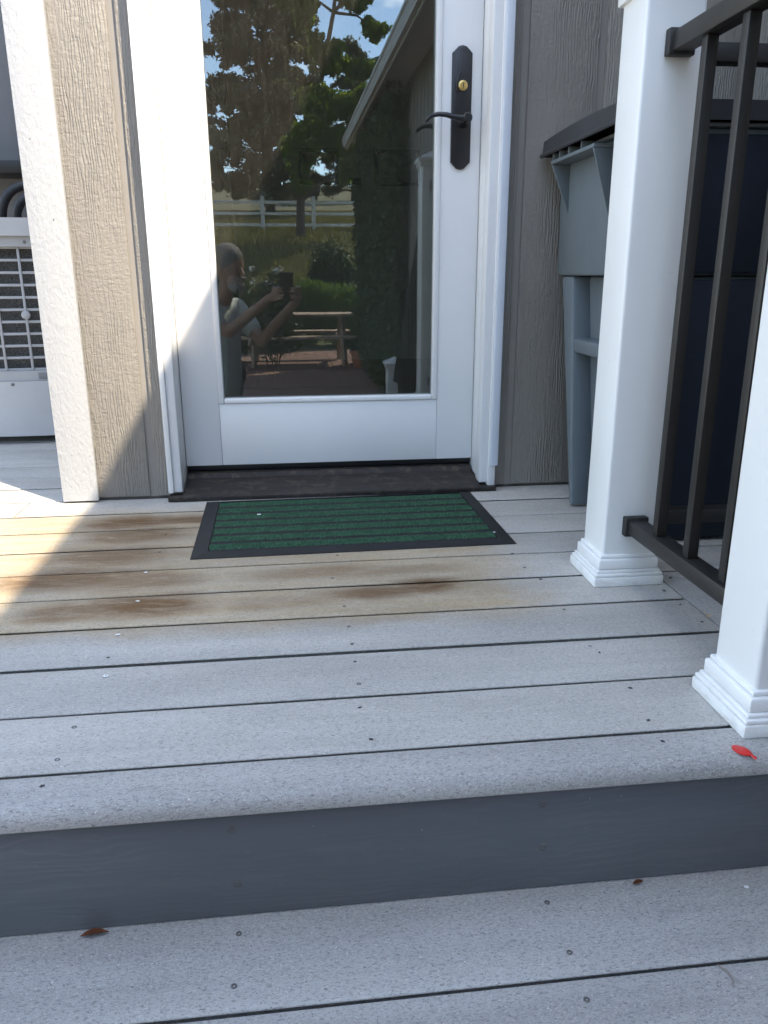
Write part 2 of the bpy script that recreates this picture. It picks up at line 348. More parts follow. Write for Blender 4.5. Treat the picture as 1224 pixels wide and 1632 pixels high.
def glass_mat():
    m = bpy.data.materials.new('door_glass'); m.use_nodes = True; nt = m.node_tree; nt.nodes.clear()
    out = nt.nodes.new('ShaderNodeOutputMaterial')
    tr = nt.nodes.new('ShaderNodeBsdfTransparent'); tr.inputs[0].default_value = (0.76, 0.80, 0.76, 1)
    gl = nt.nodes.new('ShaderNodeBsdfGlossy'); gl.inputs[0].default_value = (0.90, 0.96, 1.0, 1); gl.inputs['Roughness'].default_value = 0.0
    fr = nt.nodes.new('ShaderNodeFresnel'); fr.inputs[0].default_value = 1.52
    fac = math_(nt, 'ADD', math_(nt, 'MULTIPLY', fr.outputs[0], 2.2), 0.015, True)   # coated double glazing
    mx = nt.nodes.new('ShaderNodeMixShader'); nt.links.new(fac, mx.inputs[0]); nt.links.new(tr.outputs[0], mx.inputs[1]); nt.links.new(gl.outputs[0], mx.inputs[2])
    df = nt.nodes.new('ShaderNodeBsdfDiffuse'); df.inputs[0].default_value = (0.62, 0.56, 0.48, 1)
    P = coord(nt)
    du = math_(nt, 'MULTIPLY', ramp(nt, noise(nt, coord(nt, (60, 60, 7)), 1.5, 5, 0.7), [(0.35, 0.35), (0.7, 1.0)]), 0.034)
    sp = ramp(nt, noise(nt, coord(nt, (330, 330, 330)), 1.0, 2, 0.5), [(0.66, 0.0), (0.74, 0.10)])
    dd = math_(nt, 'ADD', du, sp)
    mx2 = nt.nodes.new('ShaderNodeMixShader'); nt.links.new(dd, mx2.inputs[0]); nt.links.new(mx.outputs[0], mx2.inputs[1]); nt.links.new(df.outputs[0], mx2.inputs[2])
    nt.links.new(mx2.outputs[0], out.inputs[0]); return m
M['glass'] = glass_mat()
def leaf_mat(name, c0, c1, trans=0.35, spec=0.4):
    m = bpy.data.materials.new(name); m.use_nodes = True; nt = m.node_tree; b = nt.nodes['Principled BSDF']; out = nt.nodes['Material Output']
    at = nt.nodes.new('ShaderNodeAttribute'); at.attribute_name = 'tone'
    c = ramp(nt, at.outputs['Fac'], [(0.0, c0), (1.0, c1)])
    nt.links.new(c, b.inputs['Base Color']); b.inputs['Roughness'].default_value = 0.5; b.inputs['Specular IOR Level'].default_value = spec
    t = nt.nodes.new('ShaderNodeBsdfTranslucent'); c2 = mixc(nt, 1.0, c, (1.25, 1.3, 0.55), 'MULTIPLY'); nt.links.new(c2, t.inputs[0])
    mx = nt.nodes.new('ShaderNodeMixShader'); mx.inputs[0].default_value = trans
    nt.links.new(b.outputs[0], mx.inputs[1]); nt.links.new(t.outputs[0], mx.inputs[2]); nt.links.new(mx.outputs[0], out.inputs[0]); return m
M['leaf'] = leaf_mat('leaf_green', (0.05, 0.085, 0.018), (0.22, 0.29, 0.06), 0.6)
M['needle'] = leaf_mat('pine_needle', (0.028, 0.034, 0.018), (0.20, 0.19, 0.10), 0.35, 0.9)
M['shrub'] = leaf_mat('shrub_leaf', (0.05, 0.10, 0.02), (0.16, 0.24, 0.06), 0.4)
M['darkleaf'] = leaf_mat('dark_leaf', (0.012, 0.03, 0.012), (0.04, 0.07, 0.025), 0.25)
M['vine'] = leaf_mat('vine_leaf', (0.02, 0.045, 0.015), (0.06, 0.10, 0.03), 0.3)
M['dry'] = leaf_mat('dry_grass_blade', (0.10, 0.10, 0.035), (0.26, 0.22, 0.10), 0.3)
M['petal'] = simple('white_petal', (0.75, 0.75, 0.72), 0.6, 0.1, 40)
M['bark'] = simple('bark', (0.075, 0.06, 0.05), 0.9, 0.3, 14, 0.6, 40, bdist=0.02)
def grass_mat():
    m, nt, b = mat_new('grass_slope')
    sx = nt.nodes.new('ShaderNodeSeparateXYZ'); g = nt.nodes.new('ShaderNodeNewGeometry'); nt.links.new(g.outputs['Position'], sx.inputs[0])
    n = nt.nodes.new('ShaderNodeMapRange'); n.inputs['From Min'].default_value = -24; n.inputs['From Max'].default_value = -30; nt.links.new(sx.outputs['Y'], n.inputs['Value'])
    f = noise(nt, coord(nt, (2, 2, 2)), 2.0, 6, 0.7); f2 = noise(nt, coord(nt, (14, 3, 14)), 1.0, 5, 0.7)
    ga = ramp(nt, f2, [(0.3, (0.06, 0.08, 0.025)), (0.7, (0.14, 0.15, 0.05))]); gb = ramp(nt, f2, [(0.3, (0.10, 0.095, 0.04)), (0.7, (0.21, 0.185, 0.085))])
    c = mixc(nt, n.outputs[0], ga, gb); c = mixc(nt, ramp(nt, f, [(0.35, 0.4), (0.6, 0.0)]), c, (0.06, 0.06, 0.02))
    nt.links.new(c, b.inputs['Base Color']); b.inputs['Roughness'].default_value = 0.9; bump(nt, b, f2, 0.8, 0.05); return m
M['grass'] = grass_mat()
M['paver'] = simple('paver_brick', (0.21, 0.115, 0.085), 0.85, 0.25, 9, 0.3, 120)
def patio_mat():
    m, nt, b = mat_new('patio_bed')
    br = nt.nodes.new('ShaderNodeTexBrick'); br.inputs['Scale'].default_value = 1.0; br.inputs['Brick Width'].default_value = 0.18; br.inputs['Row Height'].default_value = 0.18; br.inputs['Mortar Size'].default_value = 0.004
    br.inputs['Color1'].default_value = (0.18, 0.105, 0.08, 1); br.inputs['Color2'].default_value = (0.22, 0.13, 0.10, 1); br.inputs['Mortar'].default_value = (0.10, 0.085, 0.07, 1)
    nt.links.new(coord(nt), br.inputs['Vector']); nt.links.new(br.outputs[0], b.inputs['Base Color']); b.inputs['Roughness'].default_value = 0.9; return m
M['patio'] = patio_mat()
M['tablewood'] = simple('weathered_wood', (0.36, 0.25, 0.18), 0.75, 0.2, 9, 0.3, 60)
M['terracotta'] = simple('terracotta', (0.42, 0.15, 0.08), 0.85, 0.15, 12)
M['skin'] = simple('skin', (0.30, 0.17, 0.12), 0.5, 0.1, 30)
M['shirt'] = simple('cotton_shirt', (0.52, 0.56, 0.53), 0.9, 0.06, 30, 0.4, 35, bdist=0.01)
M['trouser'] = simple('trouser_cloth', (0.16, 0.165, 0.17), 0.9, 0.1, 30)
M['hair'] = simple('grey_hair', (0.12, 0.115, 0.11), 0.7, 0.7, 120, 0.8, 150, bdist=0.004)
M['beard'] = simple('white_beard', (0.24, 0.225, 0.21), 0.8, 0.25, 120, 0.6, 160)
M['screen'] = simple('phone_black', (0.012, 0.012, 0.014), 0.25, 0.1, 20)
M['lens'] = simple('lens_glass', (0.01, 0.01, 0.02), 0.08, 0.1, 20)
M['fencew'] = simple('fence_vinyl', (0.60, 0.60, 0.58), 0.5, 0.04, 3)

# ================================================================== SETTING
# ground: patio level, lawn rising to the fence, dry field beyond
def ground_z(y):
    if y > -13: return -0.74
    if y > -25:
        t = (-13-y)/12; return -0.74 + 2.74*(t*t*(3-2*t)*0.55 + t*0.45)
    if y > -70: return 2.0 + (-25-y)*0.13
    return 7.85
ys = [60, 20, 4, 0, -6, -13] + [-13-1.0*i for i in range(1, 14)] + [-30, -36, -44, -55, -70, -160, -600]
xs = [-600, -120, -40] + [-20+2*i for i in range(21)] + [40, 120, 600]
vv = [(x, y, ground_z(y) - 0.012 + 0.05*math.sin(x*0.7)*(1 if -30 < y < -14 else 0)) for y in ys for x in xs]
ff = [(j*len(xs)+i, j*len(xs)+i+1, (j+1)*len(xs)+i+1, (j+1)*len(xs)+i) for j in range(len(ys)-1) for i in range(len(xs)-1)]
me = bpy.data.meshes.new('ground'); me.from_pydata(vv, [], ff); me.update()
if me.polygons[0].normal.z < 0: me.flip_normals()
me.shade_smooth(); ground = link('ground', me, M['grass']); meta(ground, kind='structure')
# patio
patio = thing('patio', 'red brick patio in front of the steps', 'patio', kind='structure')
box('paving_bed', -6, 1.36, -12.6, -2.0, -0.80, -0.745, M['patio'], patio, 0)
pv = box('paver', -0.087, 0.087, -0.087, 0.087, -0.755, -0.735, M['paver'], patio, 0.004, 1)
first = True
for i in range(10):
    for j in range(26):
        loc = (-0.45+0.18*i, -7.5-0.18*j, rnd.uniform(-0.002, 0.002))
        if first: pv.location = loc; first = False
        else: copy_part(pv, patio, loc)

# deck --------------------------------------------------------------
deck = thing('deck', 'grey composite deck landing in front of the door', 'deck', kind='structure')
def board_mesh(x0, x1, w, r=0.004, th=0.024, front_r=None, wav=0.0):
    """board along x; local y from -w/2 (front, towards the steps) to w/2, top at z=0"""
    fr = front_r or r
    prof = []
    for k in range(6): a = math.pi/2*k/5; prof.append((-w/2+fr-fr*math.sin(a), -fr+fr*math.cos(a)))
    if front_r: prof += [(-w/2, -th+0.003), (-w/2+0.003, -th)]
    else: prof += [(-w/2+0.009, -0.0075), (-w/2+0.009, -th)]
    prof += [(w/2-0.009, -th), (w/2-0.009, -0.0075)]
    for k in range(4): a = math.pi/2*k/3; prof.append((w/2-r+r*math.cos(a), -r+r*math.sin(a)))
    n = max(2, int((x1-x0)/0.12)); bm = bmesh.new(); rings = []
    ph = rnd.uniform(0, 6)
    for i in range(n+1):
        x = x0+(x1-x0)*i/n
        dy = wav*(math.sin(x*2.1+ph)+0.5*math.sin(x*5.3+ph*2)); dz = wav*0.5*math.sin(x*2.7+ph*1.7)
        rings.append([bm.verts.new((x, y+dy, z+dz)) for y, z in prof])
    for i in range(n):
        for k in range(len(prof)): bm.faces.new((rings[i][k], rings[i][(k+1) % len(prof)], rings[i+1][(k+1) % len(prof)], rings[i+1][k]))
    bm.faces.new(rings[0]); bm.faces.new(rings[-1][::-1])
    return finish(bm, 40)
PITCH, GAP = 0.1445, 0.0085
line = lambda k: -0.2806 - k*PITCH
board_at = {}
def deck_board(x0, x1, yc, w, name='deck_board', mat=None, fr=None, th=0.024, wav=0.0009):
    o = link(name, board_mesh(x0, x1, w, 0.0022, th, fr, wav), mat or M['deck'], deck); o.location = (0, yc, rnd.uniform(-0.0008, 0.0008)); return o
for k in range(-14, 8):
    yc = (line(k-1)+line(k))/2
    if k <= -2: x0, x1 = -6.5, -0.645
    elif yc > -0.72: x0, x1 = -6.5, 1.375
    else: x0, x1 = -6.5, 0.7405
    if k == -1:
        deck_board(x0, -0.7305, yc, PITCH-GAP); board_at[k] = deck_board(-0.7265, x1, yc, PITCH-GAP)
    else: board_at[k] = deck_board(x0, x1, yc, PITCH-GAP)
# rounded nosing board at the edge
nose_w = 0.0735
nose = deck_board(-6.5, 0.888, -1.2953-nose_w/2, nose_w, 'nosing_board', M['step'], 0.020, 0.0275, 0.0006)
# picture-frame border boards right of the rail, mitred at the inside corner
prism('border_board', [(0.7445, -1.2885), (0.8855, -1.2885), (0.8855, -0.8585), (0.7445, -0.7175)], -0.024, 0.0, M['step'], deck, 'z', 0.003)
prism('border_board', [(0.7475, -0.7165), (0.8885, -0.8575), (1.375, -0.8575), (1.375, -0.7165)], -0.024, 0.0, M['step'], deck, 'z', 0.003)
for jx in (-3.2, -2.8, -2.4, -2.0, -1.6, -1.2, -0.73, -0.317, 0.086, 0.487, 0.72, 0.96, 1.3):
    box('joist', jx-0.019, jx+0.019, -1.33, -0.02, -0.21, -0.026, M['frame'], deck, 0)
for jx in (-3.2, -2.4, -1.6, -1.2, -0.72): box('joist', jx-0.019, jx+0.019, -0.018, 1.8, -0.21, -0.026, M['frame'], deck, 0)
box('skirt_board', 0.84, 0.86, -1.31, -0.83, -0.72, -0.028, M['riser'], deck, 0.002)
box('dark_underlay', -6.6, 1.38, -2.2, 1.85, -0.75, -0.735, M['hole'], deck, 0)  # dark sheet added under the boards so no bright grass shows through gaps
box('rim_joist', -6.4, 0.838, -1.334, -1.332, -0.7, -0.027, M['frame'], deck, 0)
# steps: charcoal risers, grey treads of two boards
steps = thing('deck_steps', 'composite steps with charcoal risers below the deck', 'steps', kind='structure')
RY = -1.356; RISE = 0.185; RUN = 0.272
for s in range(4):
    ry = RY - s*RUN
    zt = -0.0280 - s*RISE; zb = -(s+1)*RISE
    box('riser', -6.4, 0.838, ry, ry+0.019, zb+0.0015, zt, M['riser'], steps, 0.0015)
    if s < 3:
        for (ya, yb, fr) in ((ry+0.016, ry-0.1385, None), (ry-0.1435, ry-RUN-0.014, 0.016)):
            o = link('tread_board', board_mesh(-6.4, 0.838, ya-yb, 0.0025, 0.026, fr, 0.0008), M['step'], steps); o.location = (0, (ya+yb)/2, zb)
        box('tread_bearer', -6.4, 0.836, ry-RUN+0.03, ry-0.012, zb-0.18, zb-0.028, M['frame'], steps, 0)
# screws
def screw_mesh():
    bm = bmesh.new()
    prof = [(0.0034, -0.004), (0.0037, 0.0004), (0.0031, 0.0008), (0.0018, 0.0007), (0.0014, -0.0010)]
    rings = [[bm.verts.new((r*math.cos(2*math.pi*k/12), r*math.sin(2*math.pi*k/12), h)) for k in range(12)] for r, h in prof]
    for i in range(len(rings)-1):
        for k in range(12): bm.faces.new((rings[i][k], rings[i][(k+1) % 12], rings[i+1][(k+1) % 12], rings[i+1][k]))
    bm.faces.new(rings[0][::-1]); bm.faces.new(rings[-1]); return finish(bm, 30)
SCREW = screw_mesh(); SCREW.materials.append(M['steel'])
def dimple_mesh():
    bm = bmesh.new(); n = 11
    vs_ = [bm.verts.new((math.cos(2*math.pi*k/n)*0.0036*rnd.uniform(0.7, 1.3), math.sin(2*math.pi*k/n)*0.0027*rnd.uniform(0.6, 1.3), 0.0006)) for k in range(n)]
    bm.faces.new(vs_); return finish(bm, 0)
DIMS = [dimple_mesh() for _ in range(4)]
for d_ in DIMS: d_.materials.append(M['hole'])
def add_screw(x, y, parent, name='screw', me=None):
    o = bpy.data.objects.new(name, me or SCREW); C.objects.link(o); o.parent = parent; o.location = Vector((x, y, 0.0003)) - Vector((0, parent.location.y, 0)); o.rotation_euler = (0, 0, rnd.uniform(0, 6)); return o
sxy = [(0.493, -0.881), (0.719, -0.886), (0.721, -0.965), (0.486, -1.031), (0.493, -1.056), (0.494, -1.176), (0.482, -1.265), (0.478, -1.317), (0.72, -0.817), (0.089, -0.528), (0.071, -0.667), (0.085, -0.815), (0.482, -0.566), (0.483, -0.657), (0.496, -0.728), (0.087, -1.11), (0.087, -0.975), (-0.316, -0.89), (-0.315, -0.975), (-0.319, -0.586), (-0.309, -0.741), (-0.307, -1.038), (-0.317, -1.184), (-0.319, -1.261), (-0.322, -1.316), (0.082, -1.182), (0.09, -1.265),
       (0.484, -0.44), (0.49, -0.38), (0.765, -0.752), (-0.73, -0.38), (-0.725, -0.53), (-0.72, -0.66), (-0.31, -0.455), (-0.315, -0.33), (0.087, -1.037), (0.087, -0.905)]
for x, y in sxy:
    par = nose
    for k, o in board_at.items():
        if line(k)+0.002 < y < line(k-1)-0.002: par = o
    add_screw(x, y, par, 'screw_hole' if rnd.random() < 0.6 else 'screw', DIMS[rnd.randrange(4)] if rnd.random() < 0.6 else None)
treads = [o for o in steps.children if o.name.startswith('tread_board')]
for (x, y) in [(-0.09, -1.385), (-0.091, -1.461), (0.308, -1.382), (0.31, -1.462), (0.307, -1.527), (-0.09, -1.53)]:
    add_screw(x, y, treads[0] if y > -1.497 else treads[1])
riser0 = [o for o in steps.children if o.name == 'riser'][0]
for (x, z) in [(-0.093, -0.053), (-0.09, -0.135), (0.303, -0.052), (0.307, -0.119)]:
    o = bpy.data.objects.new('screw', SCREW); C.objects.link(o); o.parent = riser0; o.location = (x, RY-0.0002, z); o.rotation_euler = (R(90), 0, 0); o.scale = (1.5, 1.5, 1.0)

# ================================================================== HOUSE
house = thing('house', 'taupe board siding house wall around the white door with white trim', 'house')
DX0, DX1, DTOP = -0.347, 0.578, 2.12
# wall core and groove floor
boxes('wall_core', [(-0.628, DX0+0.03, 0.02, 0.16, 0.0, 2.95), (DX1-0.03, 1.40, 0.02, 0.16, 0.0, 2.95), (DX0+0.03, DX1-0.03, 0.02, 0.16, DTOP, 2.95)], M['inwall'], house, 0)
box('foundation', -0.632, 1.40, 0.021, 3.6, -0.78, -0.021, M['bluewall'], house, 0)
box('sill_plate', -0.632, 1.40, 0.005, 0.019, -0.60, 0.0055, M['frame'], house, 0)
boxes('groove_strip', [(-0.630, DX0+0.03, 0.007, 0.02, 0.006, 2.95), (DX1-0.03, 1.40, 0.007, 0.02, 0.006, 2.95), (DX0+0.03, DX1-0.03, 0.007, 0.02, DTOP, 2.95)], M['groove'], house, 0)
gw = 0.020; edges_x = [0.613 + n*0.2032 for n in range(-6, 5)]
px = [-0.631] + edges_x
for i in range(len(px)):
    a = px[i] + (gw if i else 0); b_ = px[i+1] if i+1 < len(px) else 1.40
    if a < -0.6 and b_ > -0.62 and i == 1: a = -0.631
    if i == 0: continue
    b_ = min(b_, 1.40)
    segs = []
    if b_ <= DX0+0.02 or a >= DX1-0.02: segs = [(a, b_, 0.010)]
    elif a < DX0: segs = [(a, DX0+0.02, 0.010), (DX0+0.0205, b_, DTOP+.02)]
    elif b_ > DX1: segs = [(DX1-0.02, b_, 0.010), (a, DX1-0.0205, DTOP+.02)]
    else: segs = [(a, b_, DTOP+.02)]
    for (sa, sb, z0) in segs:
        if sb-sa > 0.01: box('siding_board', sa, sb, 0.0, 0.0068, z0, 2.95, M['siding'], house, 0.0016)
box('corner_board', -0.634, -0.540, -0.020, -0.0005, 0.006, 2.95, M['corner'], house, 0.0015)
boxes('return_wall', [(-0.634, -0.629, 0.0, 1.75, 0.006, 2.95)], M['groove'], house, 0)
# door casing and jambs
boxes('door_casing', [(-0.348, -0.334, -0.028, 0.03, 0.022, DTOP), (-0.334, -0.3115, -0.018, 0.03, 0.022, DTOP-0.02)], M['white'], house, 0.0015)
boxes('door_casing', [(0.5345, 0.558, -0.018, 0.03, 0.022, DTOP-0.02), (0.558, 0.578, -0.028, 0.03, 0.014, DTOP)], M['white'], house, 0.0015)
boxes('door_casing', [(-0.348, 0.578, -0.028, 0.03, DTOP+0.0005, DTOP+0.03), (-0.3335, 0.5575, -0.018, 0.03, DTOP-0.0195, DTOP-0.0005)], M['white'], house, 0.0015)
box('side_flashing', 0.5625, 0.5835, -0.0365, -0.0285, 0.075, DTOP, M['flash'], house, 0.001)
for (a, b_) in ((-0.330, -0.3125), (0.5385, 0.556)): box('door_jamb', a, b_, 0.0302, 0.20, 0.03, DTOP-0.03, M['white'], house, 0.001)
box('door_jamb', -0.330, 0.556, 0.0302, 0.20, DTOP-0.0295, DTOP-0.005, M['white'], house, 0.001)
# threshold: sloped bronze sill with ears
sill = [(-0.046, 0.002), (-0.046, 0.013), (-0.040, 0.016), (0.085, 0.034), (0.092, 0.046), (0.20, 0.050), (0.20, 0.002)]
th_ = prism('threshold', [(y, z) for y, z in sill], -0.3085, 0.532, M['sill'], house, 'x', 0.0008)
for (a, b_) in ((-0.348, -0.3090), (0.5325, 0.579)): box('threshold_ear', a, b_, -0.046, -0.003, 0.002, 0.0145, M['sill'], house, 0.001)
# eaves above this wall
boxes('eave', [(-0.8, 1.02, -0.10, 0.3, 2.953, 2.985), (-0.8, 1.02, -0.12, -0.10, 2.90, 3.06)], M['soffit'], house, 0)
prism('roof', [(-0.13, 3.07), (-0.13, 3.10), (4.5, 4.9), (4.5, 3.07)], -0.85, 6.5, M['shingle'], house, 'x')
# room behind the door
room = thing('room', 'dim room seen through the door glass', 'room', kind='structure')
box('room_floor', -0.62, 2.6, 0.165, 3.6, -0.02, 0.03, M['infloor'], room, 0)
boxes('room_wall', [(-0.599, 2.6, 3.40, 3.5, 0.0305, 2.5), (-0.625, -0.6, 0.165, 3.399, 0.0305, 2.5), (2.5, 2.6, 0.165, 3.399, 0.0305, 2.5)], M['inwall'], room, 0)
box('room_ceiling', -0.62, 2.6, 0.165, 3.6, 2.501, 2.55, M['soffit'], room, 0)
def picture(label, x0, x1, z0, z1):
    t = thing('picture_frame', label, 'picture', ((x0+x1)/2, 3.39, z0), group='pictures on the room wall'); cx = (x0+x1)/2
    w = (x1-x0)/2; h = z1-z0
    for (a, b_, c, d) in ((-w, w, 0, 0.022), (-w, w, h-0.022, h), (-w, -w+0.022, 0.0222, h-0.0222), (w-0.022, w, 0.0222, h-0.0222)):
        box('frame_rail', a, b_, -0.025, 0.005, c, d, M['blackmetal'], t, 0.002)
    box('print', -w+0.0222, w-0.0222, -0.006, 0.004, 0.0222, h-0.0222, M['art'], t, 0)
picture('black picture frame seen through the glass, nearer the middle of the pane', 0.10, 0.36, 1.165, 1.385)
picture('black picture frame seen through the glass beside the door lever', 0.60, 0.90, 1.165, 1.385)
t = thing('thermostat', 'small dark thermostat between the two pictures inside', 'thermostat', (0.47, 3.385, 1.15))
box('housing', -0.04, 0.04, -0.02, 0.012, 0, 0.06, M['acgrey'], t, 0.004); box('display', -0.025, 0.025, -0.0215, -0.0202, 0.02, 0.05, M['blackmetal'], t, 0)

# door --------------------------------------------------------------
door = thing('entry_door', 'white full glass entry door reflecting the garden', 'door', (0.113, 0.125, 0.052))
ox, oy, oz = door.location
def dbox(name, x0, x1, y0, y1, z0, z1, mat, bev=0.0012, par=None): return box(name, x0-ox, x1-ox, y0-oy, y1-oy, z0-oz, z1-oz, mat, par or door, bev)
GX0, GX1, GZ0, GZ1 = -0.192, 0.413, 0.262, 1.92
SY0, SY1 = 0.105, 0.148
dbox('stile', -0.311, -0.2075, SY0, SY1, 0.067, 2.08, M['white'])
dbox('stile', 0.4285, 0.537, SY0, SY1, 0.067, 2.08, M['white'])
dbox('bottom_rail', -0.2068, 0.4278, SY0+0.0006, SY1, 0.067, GZ0-0.0145, M['white'])
dbox('top_rail', -0.2068, 0.4278, SY0+0.0006, SY1, GZ1+0.0145, 2.08, M['white'])
def bead(name, pts, n):
    return None
for nm, (a, b_, c, d) in (('glazing_bead', (-0.2072, GX0, GZ0-0.014, GZ1+0.014)), ('glazing_bead', (GX1, 0.4282, GZ0-0.014, GZ1+0.014)), ('glazing_bead', (GX0+0.0003, GX1-0.0003, GZ0-0.014, GZ0)), ('glazing_bead', (GX0+0.0003, GX1-0.0003, GZ1, GZ1+0.014))):
    dbox(nm, a, b_, SY0-0.004, SY1-0.004, c, d, M['white'], 0.003)
dbox('door_sweep', -0.309, 0.535, 0.116, 0.144, 0.0505, 0.0665, M['blackmetal'], 0.001)
gp = dbox('glass_pane', GX0-0.004, GX1+0.004, 0.122, 0.128, GZ0-0.004, GZ1+0.004, M['glass'], 0)
gp.rotation_euler = (0, 0, 0.0035)
# handle set
pz0, pz1, pcx = 0.876, 1.178, 0.481
def plate_outline(w, h):
    pts = []
    hw = w/2
    right = [(hw, 0.018), (hw, h-0.018), (hw*0.93, h-0.0165), (hw*0.72, h-0.0135), (hw*0.58, h-0.008), (hw*0.42, h-0.003), (0.0, h)]
    bot = [(0.0, 0.0), (hw*0.42, 0.003), (hw*0.58, 0.008), (hw*0.72, 0.0135), (hw*0.93, 0.0165)]
    r = bot + right
    l = [(-x, z) for x, z in r[::-1] if abs(x) > 1e-6]
    return r + l
hp = prism('handle_plate', [(x+pcx-ox, z+pz0-oz) for x, z in plate_outline(0.054, pz1-pz0)], SY0-0.009-oy, SY0-0.0003-oy, M['blackmetal'], door, 'y', 0.0015)
lz = 0.995
def hl(x, y, z): return (x-ox, y-oy, z-oz)
lathe('lever_rose', [(0.0165, 0.0), (0.0165, 0.006), (0.012, 0.012), (0.0095, 0.05), (0.0125, 0.056), (0.0125, 0.064), (0.009, 0.068)], M['blackmetal'], hp, 20, hl(pcx+0.004, SY0-0.009, lz), 'y')
tubeobj('lever', [hl(pcx+0.006, SY0-0.066, lz), hl(pcx-0.012, SY0-0.068, lz-0.002), hl(pcx-0.032, SY0-0.068, lz+0.001), hl(pcx-0.052, SY0-0.067, lz+0.006), hl(pcx-0.072, SY0-0.065, lz+0.0075), hl(pcx-0.09, SY0-0.063, lz+0.004), hl(pcx-0.102, SY0-0.06, lz-0.006), hl(pcx-0.105, SY0-0.058, lz-0.010)], [0.010, 0.0085, 0.007, 0.0065, 0.006, 0.0058, 0.0052, 0.004], M['blackmetal'], hp, 12)
lathe('lock_cylinder', [(0.0125, 0.0), (0.0125, 0.004), (0.0085, 0.0045), (0.0085, 0.0075), (0.0080, 0.008)], M['brass'], hp, 22, hl(pcx+0.002, SY0-0.009, 1.082), 'y')
box('keyhole', pcx+0.001-ox, pcx+0.003-ox, SY0-0.0178-oy, SY0-0.0165-oy, 1.076-oz, 1.088-oz, M['hole'], hp, 0)
tubeobj('thumb_turn', [hl(pcx-0.011, SY0-0.012, 1.068), hl(pcx-0.0145, SY0-0.014, 1.078), hl(pcx-0.0145, SY0-0.015, 1.090), hl(pcx-0.011, SY0-0.015, 1.103), hl(pcx-0.004, SY0-0.013, 1.118)], [0.004, 0.0045, 0.004, 0.0032, 0.0015], M['blackmetal'], hp, 8)

# wing of the house along the right --------------------------------------
WX, WY0, WY1 = 1.40, 0.02, -10.4
wing = thing('house_wing', 'taupe board sided house wing with white gutter reflected in the glass', 'house', (WX, -5.0, -0.74))
def wbox(name, x0, x1, y0, y1, z0, z1, mat, bev=0.0): return box(name, x0-WX, x1-WX, y0+5.0, y1+5.0, z0+0.74, z1+0.74, mat, wing, bev)
wbox('wall_core', WX+0.015, WX+5.0, WY1+0.02, 0.0, -0.74, 2.62, M['groove'])
y = -0.02; pl = None
while y - 0.185 > WY1:
    if pl is None: pl = wbox('siding_board', WX, WX+0.0148, y-0.183, y, -0.70, 2.60, M['siding'], 0.0016); y0_ = y
    else:
        c = copy_part(pl, wing, (0, y-y0_, 0))
    y -= 0.2032
wbox('corner_board', WX-0.02, WX+0.014, WY1, WY1+0.10, -0.72, 2.6, M['corner'])
EX = 1.00; EZ = 2.60
wbox('soffit', EX+0.09, WX+5.2, WY1-0.42, -0.45, EZ-0.045, EZ-0.02, M['soffit'])
wbox('fascia', EX+0.07, EX+0.0895, WY1-0.44, -0.02, EZ-0.14, EZ+0.02, M['soffit'])
gut = [(0.0, 0.0), (0.0, -0.028), (0.012, -0.036), (0.012, -0.05), (0.028, -0.095), (0.03, -0.12), (0.0695, -0.12), (0.0695, 0.0), (0.065, 0.0), (0.065, -0.11), (0.036, -0.11), (0.008, 0.0)]
bm = bmesh.new()
for yy in (WY1-0.43, -0.03):
    pass
lo = [bm.verts.new((EX+a-WX, WY1-0.43+5, EZ+b_+0.74)) for a, b_ in gut]; hi = [bm.verts.new((EX+a-WX, -0.03+5, EZ+b_+0.74)) for a, b_ in gut]
for i in range(len(gut)): bm.faces.new((lo[i], lo[(i+1) % len(gut)], hi[(i+1) % len(gut)], hi[i]))
bm.faces.new(lo); bm.faces.new(hi[::-1]); link('gutter', finish(bm, 25), M['soffit'], wing)
prism('roof', [(EX+0.05-WX, EZ+0.005+0.74), (EX+0.05-WX, EZ+0.035+0.74), (WX+3.0-WX, EZ+1.15+0.74), (WX+5.4-WX, EZ+0.2+0.74), (WX+5.4-WX, EZ+0.005+0.74)], WY1-0.44+5, -0.02+5, M['shingle'], wing, 'y')

# recessed wall at the far left --------------------------------------
back = thing('rear_wall', 'grey panelled wall behind the cooling unit at far left', 'wall', (-3.0, 1.80, 0))
for i in range(6): box('wall_panel', 0.46*i, 0.46*i+0.455, 0.0, 0.03, 0.006, 3.0, M['bluewall'], back, 0.002)
box('wall_core', 0.0, 2.76, 0.031, 0.12, 0.0, 3.0, M['bluewall'], back, 0)

# ================================================================== POSTS AND RAILS
def post(name, label, x, y, z0, h, lbl_group=None):
    t = thing(name, label, 'post', (x, y, z0), group='white railing posts')
    s = 0.0525
    box('shaft', -s, s, -s, s, 0.002, h, M['vinyl'], t, 0.006, 3)
    bm = bmesh.new()
    for (hw, za, zb, bv) in ((0.0725, 0.0005, 0.020, 0.003), (0.0705, 0.0202, 0.027, 0.003), (0.066, 0.0272, 0.033, 0.002), (0.0625, 0.0332, 0.055, 0.004), (0.0575, 0.0552, 0.063, 0.003)):
        badd(bm, -hw, hw, -hw, hw, za, zb, bv)
    link('base_trim', finish(bm), M['vinyl'], t)
    bm = bmesh.new()
    badd(bm, -0.060, 0.060, -0.060, 0.060, h-0.012, h+0.004, 0.003); badd(bm, -0.068, 0.068, -0.068, 0.068, h+0.0042, h+0.020, 0.004)
    b4 = [bm.verts.new((sx*0.066, sy*0.066, h+0.0205)) for sx, sy in ((-1, -1), (1, -1), (1, 1), (-1, 1))]; tp = bm.verts.new((0, 0, h+0.055))
    for i in range(4): bm.faces.new((b4[i], b4[(i+1) % 4], tp))
    bm.faces.new(b4[::-1])
    link('cap', finish(bm), M['vinyl'], t)
    return t
PX = 0.6605
